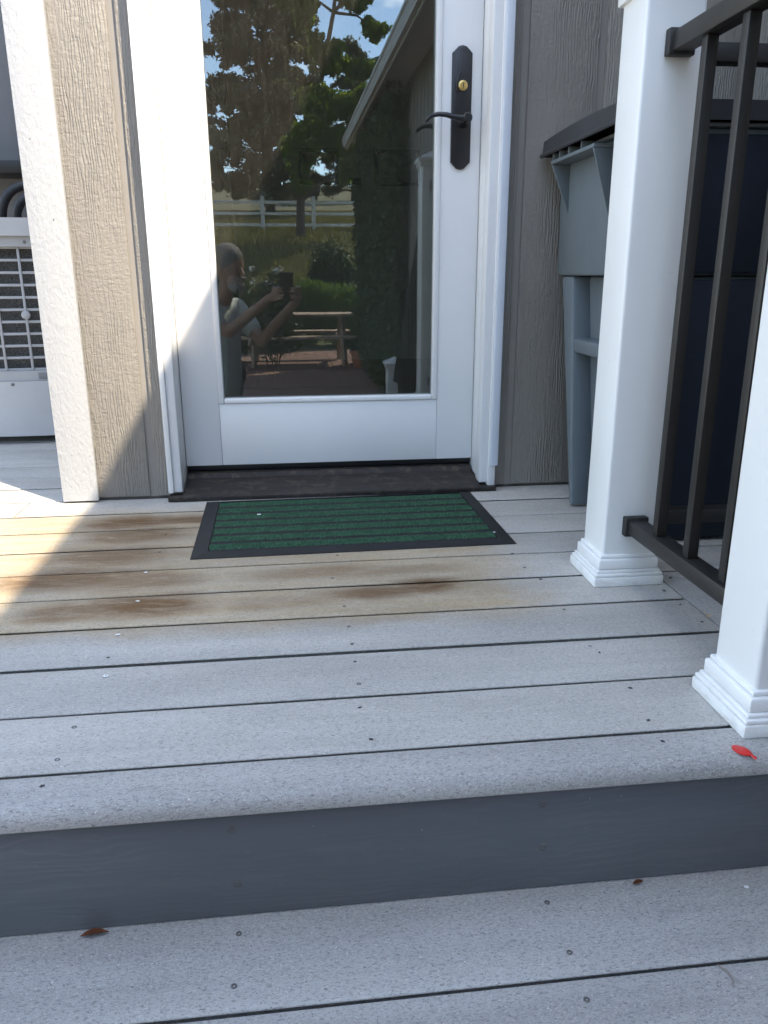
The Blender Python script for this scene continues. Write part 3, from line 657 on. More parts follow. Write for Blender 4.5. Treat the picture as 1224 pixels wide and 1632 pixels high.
post('porch_post', 'white square post beside the grey waste cart, farther one', PX, -0.7135, 0.0, 1.065)
post('porch_post', 'white square post at the deck edge by the red scrap, nearer one', PX, -1.2535, 0.0, 1.065)
post('newel_post', 'short white newel post at the foot of the steps, reflected in glass', PX, -2.42, -0.735, 0.80)
def railing(label, p0, p1, n, z0=0.0, name='railing'):
    """metal rail between two post faces along x or y; p = (x, y)"""
    t = thing(name, label, 'railing', (p0[0], p0[1], z0), group='black metal railings')
    dx, dy = p1[0]-p0[0], p1[1]-p0[1]; L = math.hypot(dx, dy); t.rotation_euler = (0, 0, math.atan2(dy, dx))
    # local x along the rail
    box('top_rail', 0.004, L-0.004, -0.0175, 0.0175, 0.956, 0.987, M['black'], t, 0.003)
    box('bottom_rail', 0.004, L-0.004, -0.0175, 0.0175, 0.110, 0.139, M['black'], t, 0.003)
    for za, zb in ((0.951, 0.992), (0.105, 0.144)):
        for xa in (0.0005, L-0.0185): box('bracket', xa, xa+0.018, -0.0235, 0.0235, za, zb, M['black'], t, 0.0025)
    sp = 0.1165
    b0 = box('baluster', -0.0095, 0.0095, -0.0095, 0.0095, 0.1392, 0.9558, M['black'], t, 0.0015)
    x = 0.1115; k = 0
    while x < L-0.03:
        if k == 0: b0.location = (x, 0, 0)
        else: copy_part(b0, t, (x, 0, 0))
        x += sp; k += 1
    return t
railing('black metal railing between the two white posts', (PX+0.006, -0.7665), (PX+0.006, -1.2005), 3)
railing('black metal railing in front of the waste cart, right of the farther post', (PX+0.053, -0.7135), (1.395, -0.7135), 5)
# sloped stair rail from the near post down to the newel
t = thing('stair_railing', 'black sloped stair railing down to the newel post, reflected in glass', 'railing', (PX, -1.307, 0), group='black metal railings')
ya, yb, za, zb = 0.0, -1.0595, 0.97, 0.0
def slope_bar(name, zoff):
    bm = bmesh.new(); tube(bm, [(0, 0, za+zoff), (0, yb, zb+zoff)], 0.022, 4, 1.0); return link(name, finish(bm, 20), M['black'], t)
slope_bar('top_rail', -0.02); slope_bar('bottom_rail', -0.74)
for i in range(8):
    yy = -0.1 - i*0.1165; zz = za + (zb-za)*(yy/yb)
    box('baluster', -0.0095, 0.0095, yy-0.0095, yy+0.0095, zz-0.73, zz-0.03, M['black'], t, 0)

# ================================================================== DOORMAT
mat_ = thing('doormat', 'dark green ribbed doormat with black rubber border', 'doormat', (0.133, -0.282, 0.0005), R(0.9))
mw, md = 0.372, 0.229; bw = 0.036
prism('rubber_backing', [(-mw+0.01, -md+0.01), (mw-0.01, -md+0.01), (mw-0.01, md-0.01), (-mw+0.01, md-0.01)], 0.0008, 0.003, M['rubber'], mat_)
def border(a, b_, c, d):
    bm = bmesh.new()
    # a,b outer corners; c,d inner corners (c next to b)
    hz = [0.0015, 0.0015, 0.0068, 0.0068]
    vt = [bm.verts.new((*p, h)) for p, h in zip((a, b_, c, d), hz)]; vb = [bm.verts.new((*p, 0.0002)) for p in (a, b_, c, d)]
    bm.faces.new(vt); bm.faces.new(vb[::-1])
    for i in range(4): bm.faces.new((vb[i], vb[(i+1) % 4], vt[(i+1) % 4], vt[i]))
    link('rubber_border', finish(bm, 20), M['rubber'], mat_)
o4 = [(-mw, -md), (mw, -md), (mw, md), (-mw, md)]; i4 = [(-mw+bw, -md+bw*0.8), (mw-bw, -md+bw*0.8), (mw-bw, md-bw*0.5), (-mw+bw, md-bw*0.5)]
for i in range(4): border(o4[i], o4[(i+1) % 4], i4[(i+1) % 4], i4[i])
y0, y1 = -md+bw*0.8+0.003, md-bw*0.5-0.003; nrib = 7; pr = (y1-y0)/nrib
for r_ in range(nrib):
    ya, yb = y0+pr*r_+0.0045, y0+pr*(r_+1)-0.0045; nx, ny = 300, 12
    X, Y = np.meshgrid(np.linspace(-mw+bw+0.002, mw-bw-0.002, nx), np.linspace(0, 1, ny), indexing='ij')
    prof = np.sin(np.pi*np.clip(Y, 0.0, 1.0))**0.35
    Z = 0.0030 + 0.0042*prof + nrg.normal(0, 0.0007, X.shape)*(prof > 0.2)
    YY = ya + (yb-ya)*Y + nrg.normal(0, 0.0006, X.shape)
    verts = np.stack([X+nrg.normal(0, 0.0005, X.shape), YY, Z], -1).reshape(-1, 3)
    idx = np.arange(nx*ny).reshape(nx, ny)
    fc = np.stack([idx[:-1, :-1], idx[1:, :-1], idx[1:, 1:], idx[:-1, 1:]], -1).reshape(-1, 4)
    me = bpy.data.meshes.new('rib'); me.from_pydata(verts.tolist(), [], fc.tolist()); me.update()
    me.materials.append(M['carpet']); me.materials.append(M['rubber'])
    for i_, pg in enumerate(me.polygons):
        if i_ % (ny-1) < 1 or i_ % (ny-1) > ny-3: pg.material_index = 1  # rubber edge rows; shade between the ribs put into their black
    link('carpet_rib', me, None, mat_)

# ================================================================== WASTE CART
cart = thing('waste_cart', 'blue grey plastic waste cart with dark lid behind the post', 'waste cart', (1.03, -0.29, 0.0))
# local: left side faces -x, front faces -y
def frustum(bm, b, t, z0, z1):
    lo = [bm.verts.new((x, y, z0)) for x, y in ((b[0], b[2]), (b[1], b[2]), (b[1], b[3]), (b[0], b[3]))]
    hi = [bm.verts.new((x, y, z1)) for x, y in ((t[0], t[2]), (t[1], t[2]), (t[1], t[3]), (t[0], t[3]))]
    bm.faces.new(lo[::-1]); bm.faces.new(hi)
    for i in range(4): bm.faces.new((lo[i], lo[(i+1) % 4], hi[(i+1) % 4], hi[i]))
def frus(name, b, t, z0, z1, mat, bev=0.006):
    bm = bmesh.new(); frustum(bm, b, t, z0, z1)
    bmesh.ops.bevel(bm, geom=bm.edges[:], offset=bev, segments=2, profile=0.5, affect='EDGES')
    return link(name, finish(bm, 35), mat, cart)
YF = -0.235; YB = 0.262
frus('upper_body', (-0.300, 0.300, YF, YB), (-0.306, 0.306, YF-0.008, YB+0.004), 0.598, 0.885, M['cart'], 0.008)
frus('lower_body', (-0.235, 0.235, YF+0.03, 0.05), (-0.250, 0.250, YF+0.012, YB-0.04), 0.035, 0.597, M['cart'], 0.01)
for s_ in (-1, 1):
    def sx4(a, b_): return (min(a*s_, b_*s_), max(a*s_, b_*s_))
    frus('corner_column', (*sx4(0.292, 0.236), 0.062, 0.082), (*sx4(0.296, 0.236), 0.150, 0.236), 0.004, 0.5965, M['cart'], 0.008)
    frus('corner_column', (*sx4(0.285, 0.17), YF+0.002, YF+0.10), (*sx4(0.294, 0.18), YF-0.002, YF+0.11), 0.004, 0.5965, M['cart'], 0.010)
    frus('side_bar', (*sx4(0.290, 0.24), YF+0.09, 0.14), (*sx4(0.292, 0.24), YF+0.09, 0.14), 0.405, 0.442, M['cart'], 0.008)
# cart front: near-black navy, its deep shade put into the colour
frus('shaded_front', (-0.20, 0.20, YF-0.010, YF+0.015), (-0.285, 0.285, YF-0.012, YF+0.01), 0.006, 0.590, M['cartshade'], 0.006)
frus('shaded_front', (-0.290, 0.290, YF-0.016, YF-0.003), (-0.297, 0.297, YF-0.024, YF-0.006), 0.602, 0.872, M['cartshade'], 0.006)
# lifting shelf with gussets on the left side
bm = bmesh.new(); badd(bm, -0.353, -0.302, -0.089, 0.205, 0.868, 0.877, 0.002); link('lift_shelf', finish(bm), M['cart'], cart)
for gy in (0.200, 0.150, 0.085, 0.0): box('shelf_rib', -0.350, -0.304, gy-0.003, gy+0.003, 0.8775, 0.894, M['cart'], cart, 0.001)
def gusset(gy, depth):
    prism('gusset', [(-0.353, 0.8675), (-0.3025, 0.8675), (-0.3005, 0.8675-depth), (-0.3045, 0.8675-depth)], gy-0.003, gy+0.003, M['cart'], cart, 'y', 0.001)
gusset(0.196, 0.115); gusset(-0.085, 0.150)
# rim + lid
boxes('rim', [(-0.318, 0.318, YF-0.02, YB+0.006, 0.8855, 0.895)], M['cart'], cart, 0.006)
bm = bmesh.new(); nx, ny = 14, 10
xs_ = np.linspace(-0.352, 0.352, nx); ysl = np.linspace(YF-0.04, YB+0.012, ny)
grid = [[None]*ny for _ in range(nx)]
for i, x in enumerate(xs_):
    for j, yv in enumerate(ysl):
        u = x/0.352; v = (yv-ysl[0])/(ysl[-1]-ysl[0])*2-1
        z = 0.931 + 0.014*max(0, (1-u*u))*max(0, (1-v*v))**0.6 + 0.008*(1-abs(v)**2)
        grid[i][j] = bm.verts.new((x, yv, z))
for i in range(nx-1):
    for j in range(ny-1): bm.faces.new((grid[i][j], grid[i+1][j], grid[i+1][j+1], grid[i][j+1]))
rim = [e for e in bm.edges if e.is_boundary]
ex = bmesh.ops.extrude_edge_only(bm, edges=rim)
for v in [g for g in ex['geom'] if isinstance(g, bmesh.types.BMVert)]: v.co.z = 0.894; v.co.x *= 1.008
link('lid', finish(bm, 30), M['lid'], cart)
tubeobj('lid_edge', [(-0.357, YF-0.04, 0.897), (-0.357, YB+0.012, 0.897)], 0.005, M['lid'], cart, 8)
for wx in (-0.14, 0.14):
    pass

# ================================================================== COOLING UNIT (far left)
ac = thing('cooling_unit', 'white outdoor cooling unit with grey grille behind the white corner board', 'air conditioner', (-0.940, 0.86, 0.0), R(4))
W2 = 0.300
def acprism(name, z0, z1, mat, bulge=0.02, front=0.0, back_=0.30, bev=0.004):
    n = 12; out = []
    for i in range(n+1):
        u = -1+2*i/n; out.append((u*W2, front - bulge*(1-u*u)))
    out += [(W2, back_), (-W2, back_)]
    return prism(name, out, z0, z1, mat, ac, 'z', bev)
acprism('lower_panel', 0.030, 0.232, M['acwhite'], 0.045, 0.02)
acprism('label_band', 0.2325, 0.268, M['acgrey'], 0.03, 0.018)
acprism('cabinet_core', 0.2685, 0.700, M['acmesh'], 0.0, 0.045, 0.30, 0)
acprism('upper_band', 0.7005, 0.735, M['acgrey'], 0.024, 0.012)
acprism('top_cover', 0.7355, 0.795, M['acwhite'], 0.034, 0.006, 0.31, 0.012)
for sx in (-W2, W2): box('side_post', min(sx, sx*0.955), max(sx, sx*0.955), 0.0, 0.30, 0.2688, 0.7002, M['acwhite'], ac, 0.003)
rows = 10
for i in range(rows+1):
    z = 0.272 + i*(0.426/rows); box('grille_bar', -W2+0.018, W2-0.018, 0.008, 0.022, z-0.0045, z+0.0045, M['acgrey'], ac, 0.0012)
for i in range(7):
    x = -0.2727 + i*0.0909; box('grille_upright', x-0.0045, x+0.0045, 0.004, 0.0078, 0.269, 0.7, M['acgrey'], ac, 0.001)
lathe('grille_boss', [(0.016, 0), (0.016, 0.004), (0.012, 0.006)], M['acgrey'], ac, 8, (0.0003, 0.0035, 0.467), 'y')
box('label_plate', 0.02, 0.13, -0.013, -0.0085, 0.238, 0.262, M['bluewall'], ac, 0.001)
for (x, z, yy) in ((-0.07, 0.222, -0.0235), (0.06, 0.222, -0.024), (0.03, 0.715, -0.0118)): lathe('screw', [(0.006, 0), (0.006, 0.002), (0.004, 0.003)], M['steel'], ac, 10, (x, yy, z), 'y')
for (x, yv) in ((-0.25, 0.05), (0.25, 0.05), (-0.25, 0.27), (0.25, 0.27)): box('foot', x-0.03, x+0.03, yv-0.02, yv+0.02, 0.002, 0.0298, M['blackmetal'], ac, 0.003)
hs = thing('hose_bundle', 'looped black hoses with red fittings above the cooling unit', 'hose', (-1.02, 1.42, 0.0))
for (cx, rx, rz, yy) in ((-0.02, 0.115, 0.155, 0.0), (0.02, 0.085, 0.115, -0.04), (0.18, 0.10, 0.13, 0.04)):
    tubeobj('hose', [(cx+rx*math.cos(a), yy+0.02*math.sin(2*a), 0.80+rz*math.sin(a)) for a in [math.pi*k/14 for k in range(15)]] , 0.019, M['hose'], hs, 10)
box('red_fitting', -0.12, 0.06, 0.03, 0.09, 0.78, 0.835, M['red'], hs, 0.01)
box('stand', -0.22, 0.30, -0.09, 0.16, 0.003, 0.79, M['acgrey'], hs, 0.01)
lathe('drum', [(0.07, 0.0), (0.085, 0.02), (0.085, 0.10), (0.05, 0.15)], M['acgrey'], hs, 20, (0.14, -0.02, 0.79))
sh = thing('wall_shelf', 'dark shelf board on the wall above the black hoses', 'shelf', (-1.0, 1.70, 1.02))
box('shelf_board', -0.8, 0.34, -0.12, 0.099, 0, 0.05, M['black'], sh, 0.004)
for x in (-0.6, 0.2): prism('shelf_bracket', [(-0.10, -0.001), (0.098, -0.001), (0.098, -0.12)], x-0.01, x+0.01, M['blackmetal'], sh, 'x')

# ================================================================== LITTLE THINGS ON THE DECK
rs = thing('balloon_scrap', 'flat red rubber balloon scrap on the deck edge', 'balloon scrap', (0.571, -1.351, 0.001), R(-58))
bm = bmesh.new(); n = 16; top = []
for k in range(n):
    a = 2*math.pi*k/n; top.append((0.0115*math.cos(a)*(1+0.12*math.cos(2*a)), 0.0085*math.sin(a)))
cv = bm.verts.new((0, 0, 0.0035)); ring = [bm.verts.new((x, y, 0.0022)) for x, y in top]; ring0 = [bm.verts.new((x*1.05, y*1.05, 0.0002)) for x, y in top]
for k in range(n):
    bm.faces.new((ring[k], ring[(k+1) % n], cv)); bm.faces.new((ring0[k], ring0[(k+1) % n], ring[(k+1) % n], ring[k]))
link('body', finish(bm, 60), M['redfilm'], rs)
tubeobj('neck', [(0.010, 0, 0.0025), (0.013, 0.0005, 0.0016), (0.016, -0.001, 0.0004), (0.019, 0.001, -0.001)], [0.0032, 0.0022, 0.0026, 0.0034], M['redfilm'], rs, 8, 0.5)
def leaf(name, label, loc, L, W, mat, rz, curl=0.3, cat='leaf'):
    bm = bmesh.new(); n = 8; rows_ = []
    for i in range(n+1):
        t_ = i/n; w = W*math.sin(math.pi*min(1, max(0.02, t_)))**0.8*(1-0.3*t_)
        zc = 0.002 + curl*L*0.5*math.sin(math.pi*t_)
        rows_.append([bm.verts.new((L*(t_-0.5), -w, zc+abs(curl)*W*0.8)), bm.verts.new((L*(t_-0.5), 0, zc)), bm.verts.new((L*(t_-0.5), w, zc+abs(curl)*W*0.5))])
    for i in range(n):
        for k in range(2): bm.faces.new((rows_[i][k], rows_[i+1][k], rows_[i+1][k+1], rows_[i][k+1]))
    r = bmesh.ops.solidify(bm, geom=bm.faces[:], thickness=0.0006)
    o = link(name, finish(bm, 60), mat); o.location = loc; o.rotation_euler = (0, 0, rz); return meta(o, label, cat, 'dry leaves' if cat == 'leaf' else 'seed husks')
leaf('dry_leaf', 'curled brown leaf lying against the charcoal riser at left', (-0.268, -1.3665, -0.1845), 0.034, 0.006, M['leafbrown'], 0.1, 0.25)
leaf('dry_leaf', 'small brown leaf against the riser foot at right', (0.440, -1.365, -0.1845), 0.018, 0.004, M['leafbrown'], 0.3, 0.2)
leaf('seed_husk', 'pale tan husk in the board joint, nearer the right post', (0.7425, -0.950, 0.001), 0.014, 0.004, M['leaftan'], 0.4, 0.3, 'husk')
leaf('seed_husk', 'slim tan husk in the board joint, behind the other husk', (0.7425, -0.932, 0.001), 0.012, 0.0022, M['leaftan'], 1.9, 0.2, 'husk')
tw = tubeobj('twig', [(0, 0, 0.001), (0.006, -0.010, 0.002), (0.007, -0.020, 0.002), (0.002, -0.030, 0.001)], [0.0008, 0.0012, 0.001, 0.0005], M['twig'], None, 6)
tw.location = (0.478, -1.502, -0.1845); meta(tw, 'short curved twig lying on the lower step at right', 'twig')
def fleck(label, loc, r, hole):
    bm = bmesh.new(); n = 12
    o_ = [bm.verts.new((r*math.cos(2*math.pi*k/n)*rnd.uniform(.85, 1.15), 0.8*r*math.sin(2*math.pi*k/n)*rnd.uniform(.85, 1.15), 0.0009)) for k in range(n)]
    if hole:
        i_ = [bm.verts.new((0.5*r*math.cos(2*math.pi*k/n), 0.4*r*math.sin(2*math.pi*k/n), 0.0012)) for k in range(n)]
        for k in range(n): bm.faces.new((o_[k], o_[(k+1) % n], i_[(k+1) % n], i_[k]))
    else: bm.faces.new(o_)
    ret = bmesh.ops.extrude_face_region(bm, geom=bm.faces[:])
    for g in ret['geom']:
        if isinstance(g, bmesh.types.BMVert): g.co.z += 0.0008
    o = link('paint_fleck', finish(bm, 0), M['chalk']); o.location = loc; meta(o, label, 'paint fleck', 'pale flecks on deck and mat')
fleck('white ring shaped fleck on the grey boards, left of centre', (-0.305, -1.038, 0), 0.0045, True)
fleck('white fleck at the lower edge of the stained boards, left', (-0.316, -0.888, 0), 0.0042, True)
fleck('white fleck on the stained board below the doormat corner', (-0.309, -0.741, 0), 0.004, False)
fleck('white fleck beside the dark stain left of the doormat', (-0.319, -0.586, 0), 0.004, False)
fleck('pale crumb on the top left of the green doormat', (-0.094, -0.222, 0.0092), 0.005, False)
fleck('white speck on the green doormat near its right end', (0.472, -0.44, 0.0086), 0.003, False)
fleck('pale blue chip on the lower step at far right', (0.581, -1.389, -0.185), 0.003, False)

# ================================================================== BEHIND THE CAMERA, SEEN IN THE GLASS
def leaves(name, pts, size, mat, parent, tone, elong=1.6, droop=None):
    pts = np.asarray(pts); n = len(pts)
    a = nrg.normal(size=(n, 3)); a /= np.linalg.norm(a, axis=1, keepdims=True)
    if droop is not None: a = a*0.6 + droop; a /= np.linalg.norm(a, axis=1, keepdims=True)
    b = nrg.normal(size=(n, 3)); b -= a*(a*b).sum(1, keepdims=True); b /= np.linalg.norm(b, axis=1, keepdims=True)
    s = size*nrg.uniform(0.6, 1.3, (n, 1)); L = a*s*elong; Wd = b*s*0.5
    V = np.stack([pts-L*0.5, pts+Wd-L*0.05, pts+L*0.5, pts-Wd-L*0.05], 1).reshape(-1, 3)
    F = np.arange(n*4).reshape(n, 4)
    me = bpy.data.meshes.new(name); me.vertices.add(n*4); me.vertices.foreach_set('co', V.ravel()); me.loops.add(n*4); me.loops.foreach_set('vertex_index', F.ravel())
    me.polygons.add(n); me.polygons.foreach_set('loop_start', np.arange(n)*4); me.update()
    at = me.attributes.new('tone', 'FLOAT', 'POINT'); at.data.foreach_set('value', np.repeat(np.clip(tone, 0, 1), 4).astype(np.float32))
    me.validate(); return link(name, me, mat, parent)
def blob_points(centers, radii, n, shell=0.35):
    out = []; tn = []
    w = np.array([r[0]*r[1]*r[2] if hasattr(r, '__len__') else r**3 for r in radii])**0.67; w /= w.sum()
    for c, r, k in zip(centers, radii, (w*n).astype(int)+1):
        d = nrg.normal(size=(k, 3)); d /= np.linalg.norm(d, axis=1, keepdims=True)
        rr = nrg.uniform(shell, 1, (k, 1))**0.6*nrg.uniform(0.75, 1.08, (k, 1))
        out.append(np.array(c) + d*rr*np.array(r)); tn.append(nrg.uniform(0, 1, k)*0.6 + nrg.uniform(0, 0.4))
    return np.concatenate(out), np.concatenate(tn)

def broadleaf(name, label, base, trunk_pts, trunk_r, blobs, n, lsize, mat, group=None):
    t = thing(name, label, 'tree', base, group=group or 'reflected trees'); bm = bmesh.new()
    tp = [Vector(p) for p in trunk_pts]; tube(bm, tp, [trunk_r*(1-0.75*i/(len(tp)-1)) for i in range(len(tp))], 10)
    cs = []; rs_ = []
    for (c, r) in blobs:
        c = Vector(c); k = min(range(1, len(tp)), key=lambda i: (tp[i]-c).length + max(0, tp[i].z-c.z)*2); s = tp[k]
        mid = (s+c)/2 + Vector((rnd.uniform(-.2, .2), rnd.uniform(-.2, .2), 0.15))
        tube(bm, [s, mid, c], [trunk_r*0.32, trunk_r*0.2, trunk_r*0.06], 6)
        for q in range(7):
            d = Vector((rnd.gauss(0, 1), rnd.gauss(0, 1), rnd.gauss(0, 0.8))).normalized()*r*rnd.uniform(0.4, 0.85)
            tube(bm, [c, c+d*0.5+Vector((0, 0, 0.05)), c+d], [trunk_r*0.06, trunk_r*0.04, trunk_r*0.015], 4)
            cs.append(tuple(c+d)); rs_.append((r*0.42, r*0.42, r*0.34))
        cs.append(tuple(c)); rs_.append((r*0.6, r*0.6, r*0.5))
    link('trunk', finish(bm, 60), M['bark'], t)
    p, tn = blob_points(cs, rs_, n); leaves('crown', p, lsize, mat, t, tn)
    return t
def conifer(name, label, base, h, r, n, mat, bare=0.1, group=None, shape=0.8):
    t = thing(name, label, 'tree', base, group=group or 'reflected trees'); bm = bmesh.new()
    tube(bm, [(0, 0, -0.3), (0.05, 0, h*0.4), (0, 0.05, h*0.98)], [0.22, 0.15, 0.02], 8)
    P = []; T = []
    nb = int(h*11)
    for i in range(nb):
        z = h*(bare + (0.98-bare)*i/nb); L = r*(1-(z/h))**shape*rnd.uniform(0.65, 1.15)+0.15; a = rnd.uniform(0, 6.28)
        e = Vector((math.cos(a)*L, math.sin(a)*L, -0.10*L+rnd.uniform(-.1, .35)*L)); s = Vector((0, 0, z))
        tube(bm, [s, s+e*0.5+Vector((0, 0, 0.05*L)), s+e], [0.035, 0.022, 0.006], 4)
        ntip = 4 + int(7*L/r); side = Vector((-math.sin(a), math.cos(a), 0))
        for q in range(ntip):
            u = rnd.uniform(0.25, 1.05)**0.8; tip = s + e*u + side*rnd.gauss(0, 1)*(1.1-u)*L*0.45 + Vector((0, 0, rnd.gauss(0.03, 0.09)))
            tube(bm, [s+e*max(0.05, u-0.25), tip], [0.012, 0.004], 3)
            k = int(n/nb/8); rad = rnd.uniform(0.12, 0.24)
            P.append(np.array(tip) + nrg.normal(size=(k, 3))*np.array([rad, rad, rad*0.75])*0.6); T.append(nrg.uniform(0, .35, k)+rnd.random()**2*0.75)
    link('trunk', finish(bm, 60), M['bark'], t)
    leaves('crown', np.concatenate(P), 0.085, mat, t, np.concatenate(T), 2.4)
    return t
gz = ground_z
conifer('pine_tree', 'tall dark pine reflected in the upper left of the glass', (-0.35, -33.5, gz(-33.5)), 11.5, 3.5, 170000, M['needle'], 0.06, shape=0.6)
conifer('pine_tree', 'smaller dark pine at the left edge of the reflected trees', (-6.5, -37, gz(-37)), 6.3, 2.2, 34000, M['needle'], 0.05, shape=0.7)
conifer('pine_tree', 'distant pine behind the reflected broadleaf tree', (4.2, -44, gz(-44)), 8.0, 2.6, 24000, M['needle'], 0.05)
broadleaf('broadleaf_tree', 'leafy green tree with slim leaning trunk reflected beside the roof edge', (0.62, -23.0, gz(-23.0)-0.1),
          [(0, 0, 0), (0.04, 0, 1.1), (0.25, -.1, 2.4), (0.65, -0.2, 4.0), (1.15, -0.2, 6.2), (1.5, -0.2, 8.5)], 0.15,
          [((0.3, 0.1, 2.6), 0.8), ((1.05, -.2, 2.75), 0.85), ((0.7, 0, 3.5), 0.8), ((1.6, -.3, 3.9), 0.7), ((2.0, 0, 4.7), 0.55), ((0.9, 0.2, 5.0), 0.7), ((2.35, 0.1, 5.7), 0.5), ((1.6, -0.2, 6.6), 0.7), ((2.6, 0, 6.9), 0.55), ((0.3, 0, 6.4), 0.8), ((0.0, 0, 1.75), 0.5), ((1.6, 0.2, 2.0), 0.5), ((1.3, 0, 8.0), 1.0)],
          30000, 0.085, M['leaf'])
# unseen trees added left of the garden to block front sky light
def sky_blocker_tree(label, base, h, r, trunk_r):
    bl = []
    for i in range(16):
        a = rnd.uniform(0, 6.28); q = rnd.uniform(0.1, 0.8)*r; z = h*rnd.uniform(0.28, 0.92)
        bl.append(((q*math.cos(a), q*math.sin(a), z), r*rnd.uniform(0.3, 0.45)))
    broadleaf('broadleaf_tree', label, base, [(0, 0, 0), (0.1, 0, h*.3), (0, 0.1, h*.6), (0.1, 0, h*.9)], trunk_r, bl, 9000, 0.30, M['leaf'])
sky_blocker_tree('added unseen broadleaf tree blocking sky light at the left end of the garden, left of the flowering plant', (-7.5, -12.5, -0.75), 9.0, 3.2, 0.24)
sky_blocker_tree('added unseen broadleaf tree blocking sky light behind the garden, left of the reflected pines', (-8.5, -21.0, gz(-21)), 11.0, 3.8, 0.28)
sky_blocker_tree('added unseen broadleaf tree blocking sky light left of the steps, nearest the deck', (-12.5, -9.0, -0.75), 9.0, 3.4, 0.26)
# shrubs, flower bed
def bush(name, label, base, blobs, n, ls, mat, elong=1.6, stems=6, group=None, cat='shrub', droop=None):
    t = thing(name, label, cat, base, group=group or 'reflected garden shrubs'); bm = bmesh.new()
    for i in range(stems):
        c, r = blobs[i % len(blobs)]; c = Vector(c) + Vector((rnd.uniform(-.3, .3)*r[0], rnd.uniform(-.3, .3)*r[1], 0))
        tube(bm, [(rnd.uniform(-.05, .05), rnd.uniform(-.05, .05), -0.03), c*0.5, c], [0.015, 0.011, 0.004], 5)
    link('stem', finish(bm, 60), M['bark'], t)
    p, tn = blob_points([b[0] for b in blobs], [b[1] for b in blobs], n, 0.15); p[:, 2] = np.maximum(p[:, 2], 0.01)
    leaves('foliage', p, ls, mat, t, tn, elong, droop); return t
UPW = np.array([0, 0, 0.9])
bush('feathery_shrub', 'bright green feathery shrub reflected behind the picnic table, left one', (0.45, -13.4, gz(-13.4)), [((0, 0, .6), (.45, .4, .62)), ((.25, .1, .7), (.35, .3, .5))], 14000, 0.032, M['shrub'], 3.0, droop=UPW)
bush('feathery_shrub', 'bright green feathery shrub reflected behind the picnic table, right one', (1.25, -13.2, gz(-13.2)), [((0, 0, .55), (.5, .4, .62)), ((-.3, .1, .6), (.3, .3, .55))], 14000, 0.032, M['shrub'], 3.0, droop=UPW)
bush('round_bush', 'dark rounded bush on the lawn reflected above the bright shrubs', (1.15, -16.8, gz(-16.8)), [((0, 0, .75), (.55, .5, .6)), ((-.25, 0, .45), (.35, .4, .4)), ((.3, 0, .5), (.35, .4, .4))], 4500, 0.06, M['darkleaf'])
bush('garden_bush', 'dark garden bush reflected behind the person, taller one', (-1.05, -10.6, gz(-10.6)), [((0, 0, .8), (.75, .5, .72)), ((.45, 0, .55), (.4, .4, .5)), ((-.6, 0, .7), (.5, .4, .6))], 7000, 0.06, M['darkleaf'])
bush('garden_bush', 'low dark bush reflected between the person and the bright shrubs', (-0.25, -12.3, gz(-12.3)), [((0, 0, .6), (.5, .4, .6)), ((.35, 0, .35), (.3, .3, .35))], 4500, 0.06, M['darkleaf'])
fl = thing('flowering_plant', 'tall stems with white blossoms reflected above the person', 'plant', (-0.18, -9.6, -0.74)); bm = bmesh.new(); P = []
for i in range(6):
    x, y, z = rnd.uniform(-.35, .3), rnd.uniform(-.2, .2), rnd.uniform(1.2, 1.75); tube(bm, [(x*.3, y*.3, 0), (x*.8, y*.8, z*.6), (x, y, z)], [0.008, 0.006, 0.003], 5); P.append((x, y, z))
link('stem', finish(bm, 60), M['bark'], fl)
p, tn = blob_points(P, [(.05, .05, .05)]*len(P), 100); leaves('blossom', p, 0.028, M['petal'], fl, tn)
p, tn = blob_points([(0, 0, .6), (.1, 0, 1.0)], [(.4, .25, .5), (.3, .2, .4)], 1800); leaves('foliage', p, 0.05, M['darkleaf'], fl, tn)
# climbing vine on the wing wall
vine = thing('climbing_vine', 'dense dark vine climbing the reflected house wing', 'vine', (WX, -9.0, -0.74)); bm = bmesh.new(); cs = []; rr = []
for i in range(46):
    y0_ = rnd.uniform(-1.3, 3.0); pts = [Vector((-0.03, y0_*0.8, 0))]
    for k in range(8): pts.append(Vector((-0.03-rnd.uniform(0, .05), pts[-1].y+rnd.uniform(-.16, .16), pts[-1].z+rnd.uniform(.2, .5))))
    tube(bm, pts, [0.014-0.0014*k for k in range(9)], 5)
    for q in pts: cs.append((q.x-0.10, q.y, q.z)); rr.append((.16, .26, .26))
link('stem', finish(bm, 60), M['bark'], vine)
p, tn = blob_points(cs, rr, 26000, 0.1); p[:, 0] = np.minimum(p[:, 0], -0.02); p[:, 2] = np.maximum(p[:, 2], 0.02); leaves('foliage', p, 0.075, M['vine'], vine, tn, 1.2)
# potted plant
pot = thing('flower_pot', 'terracotta flower pot on the reflected brick patio', 'flower pot', (1.12, -9.55, -0.735))
lathe('pot', [(0.10, 0.0), (0.135, 0.20), (0.155, 0.20), (0.158, 0.245), (0.14, 0.245), (0.13, 0.215)], M['terracotta'], pot, 24)
bm = bmesh.new(); tube(bm, [(0, 0, 0.2), (0.02, 0, 0.34)], [0.01, 0.006], 6); link('stem', finish(bm, 60), M['bark'], pot)
p, tn = blob_points([(0, 0, .36)], [(.2, .2, .16)], 500); leaves('foliage', p, 0.05, M['vine'], pot, tn)
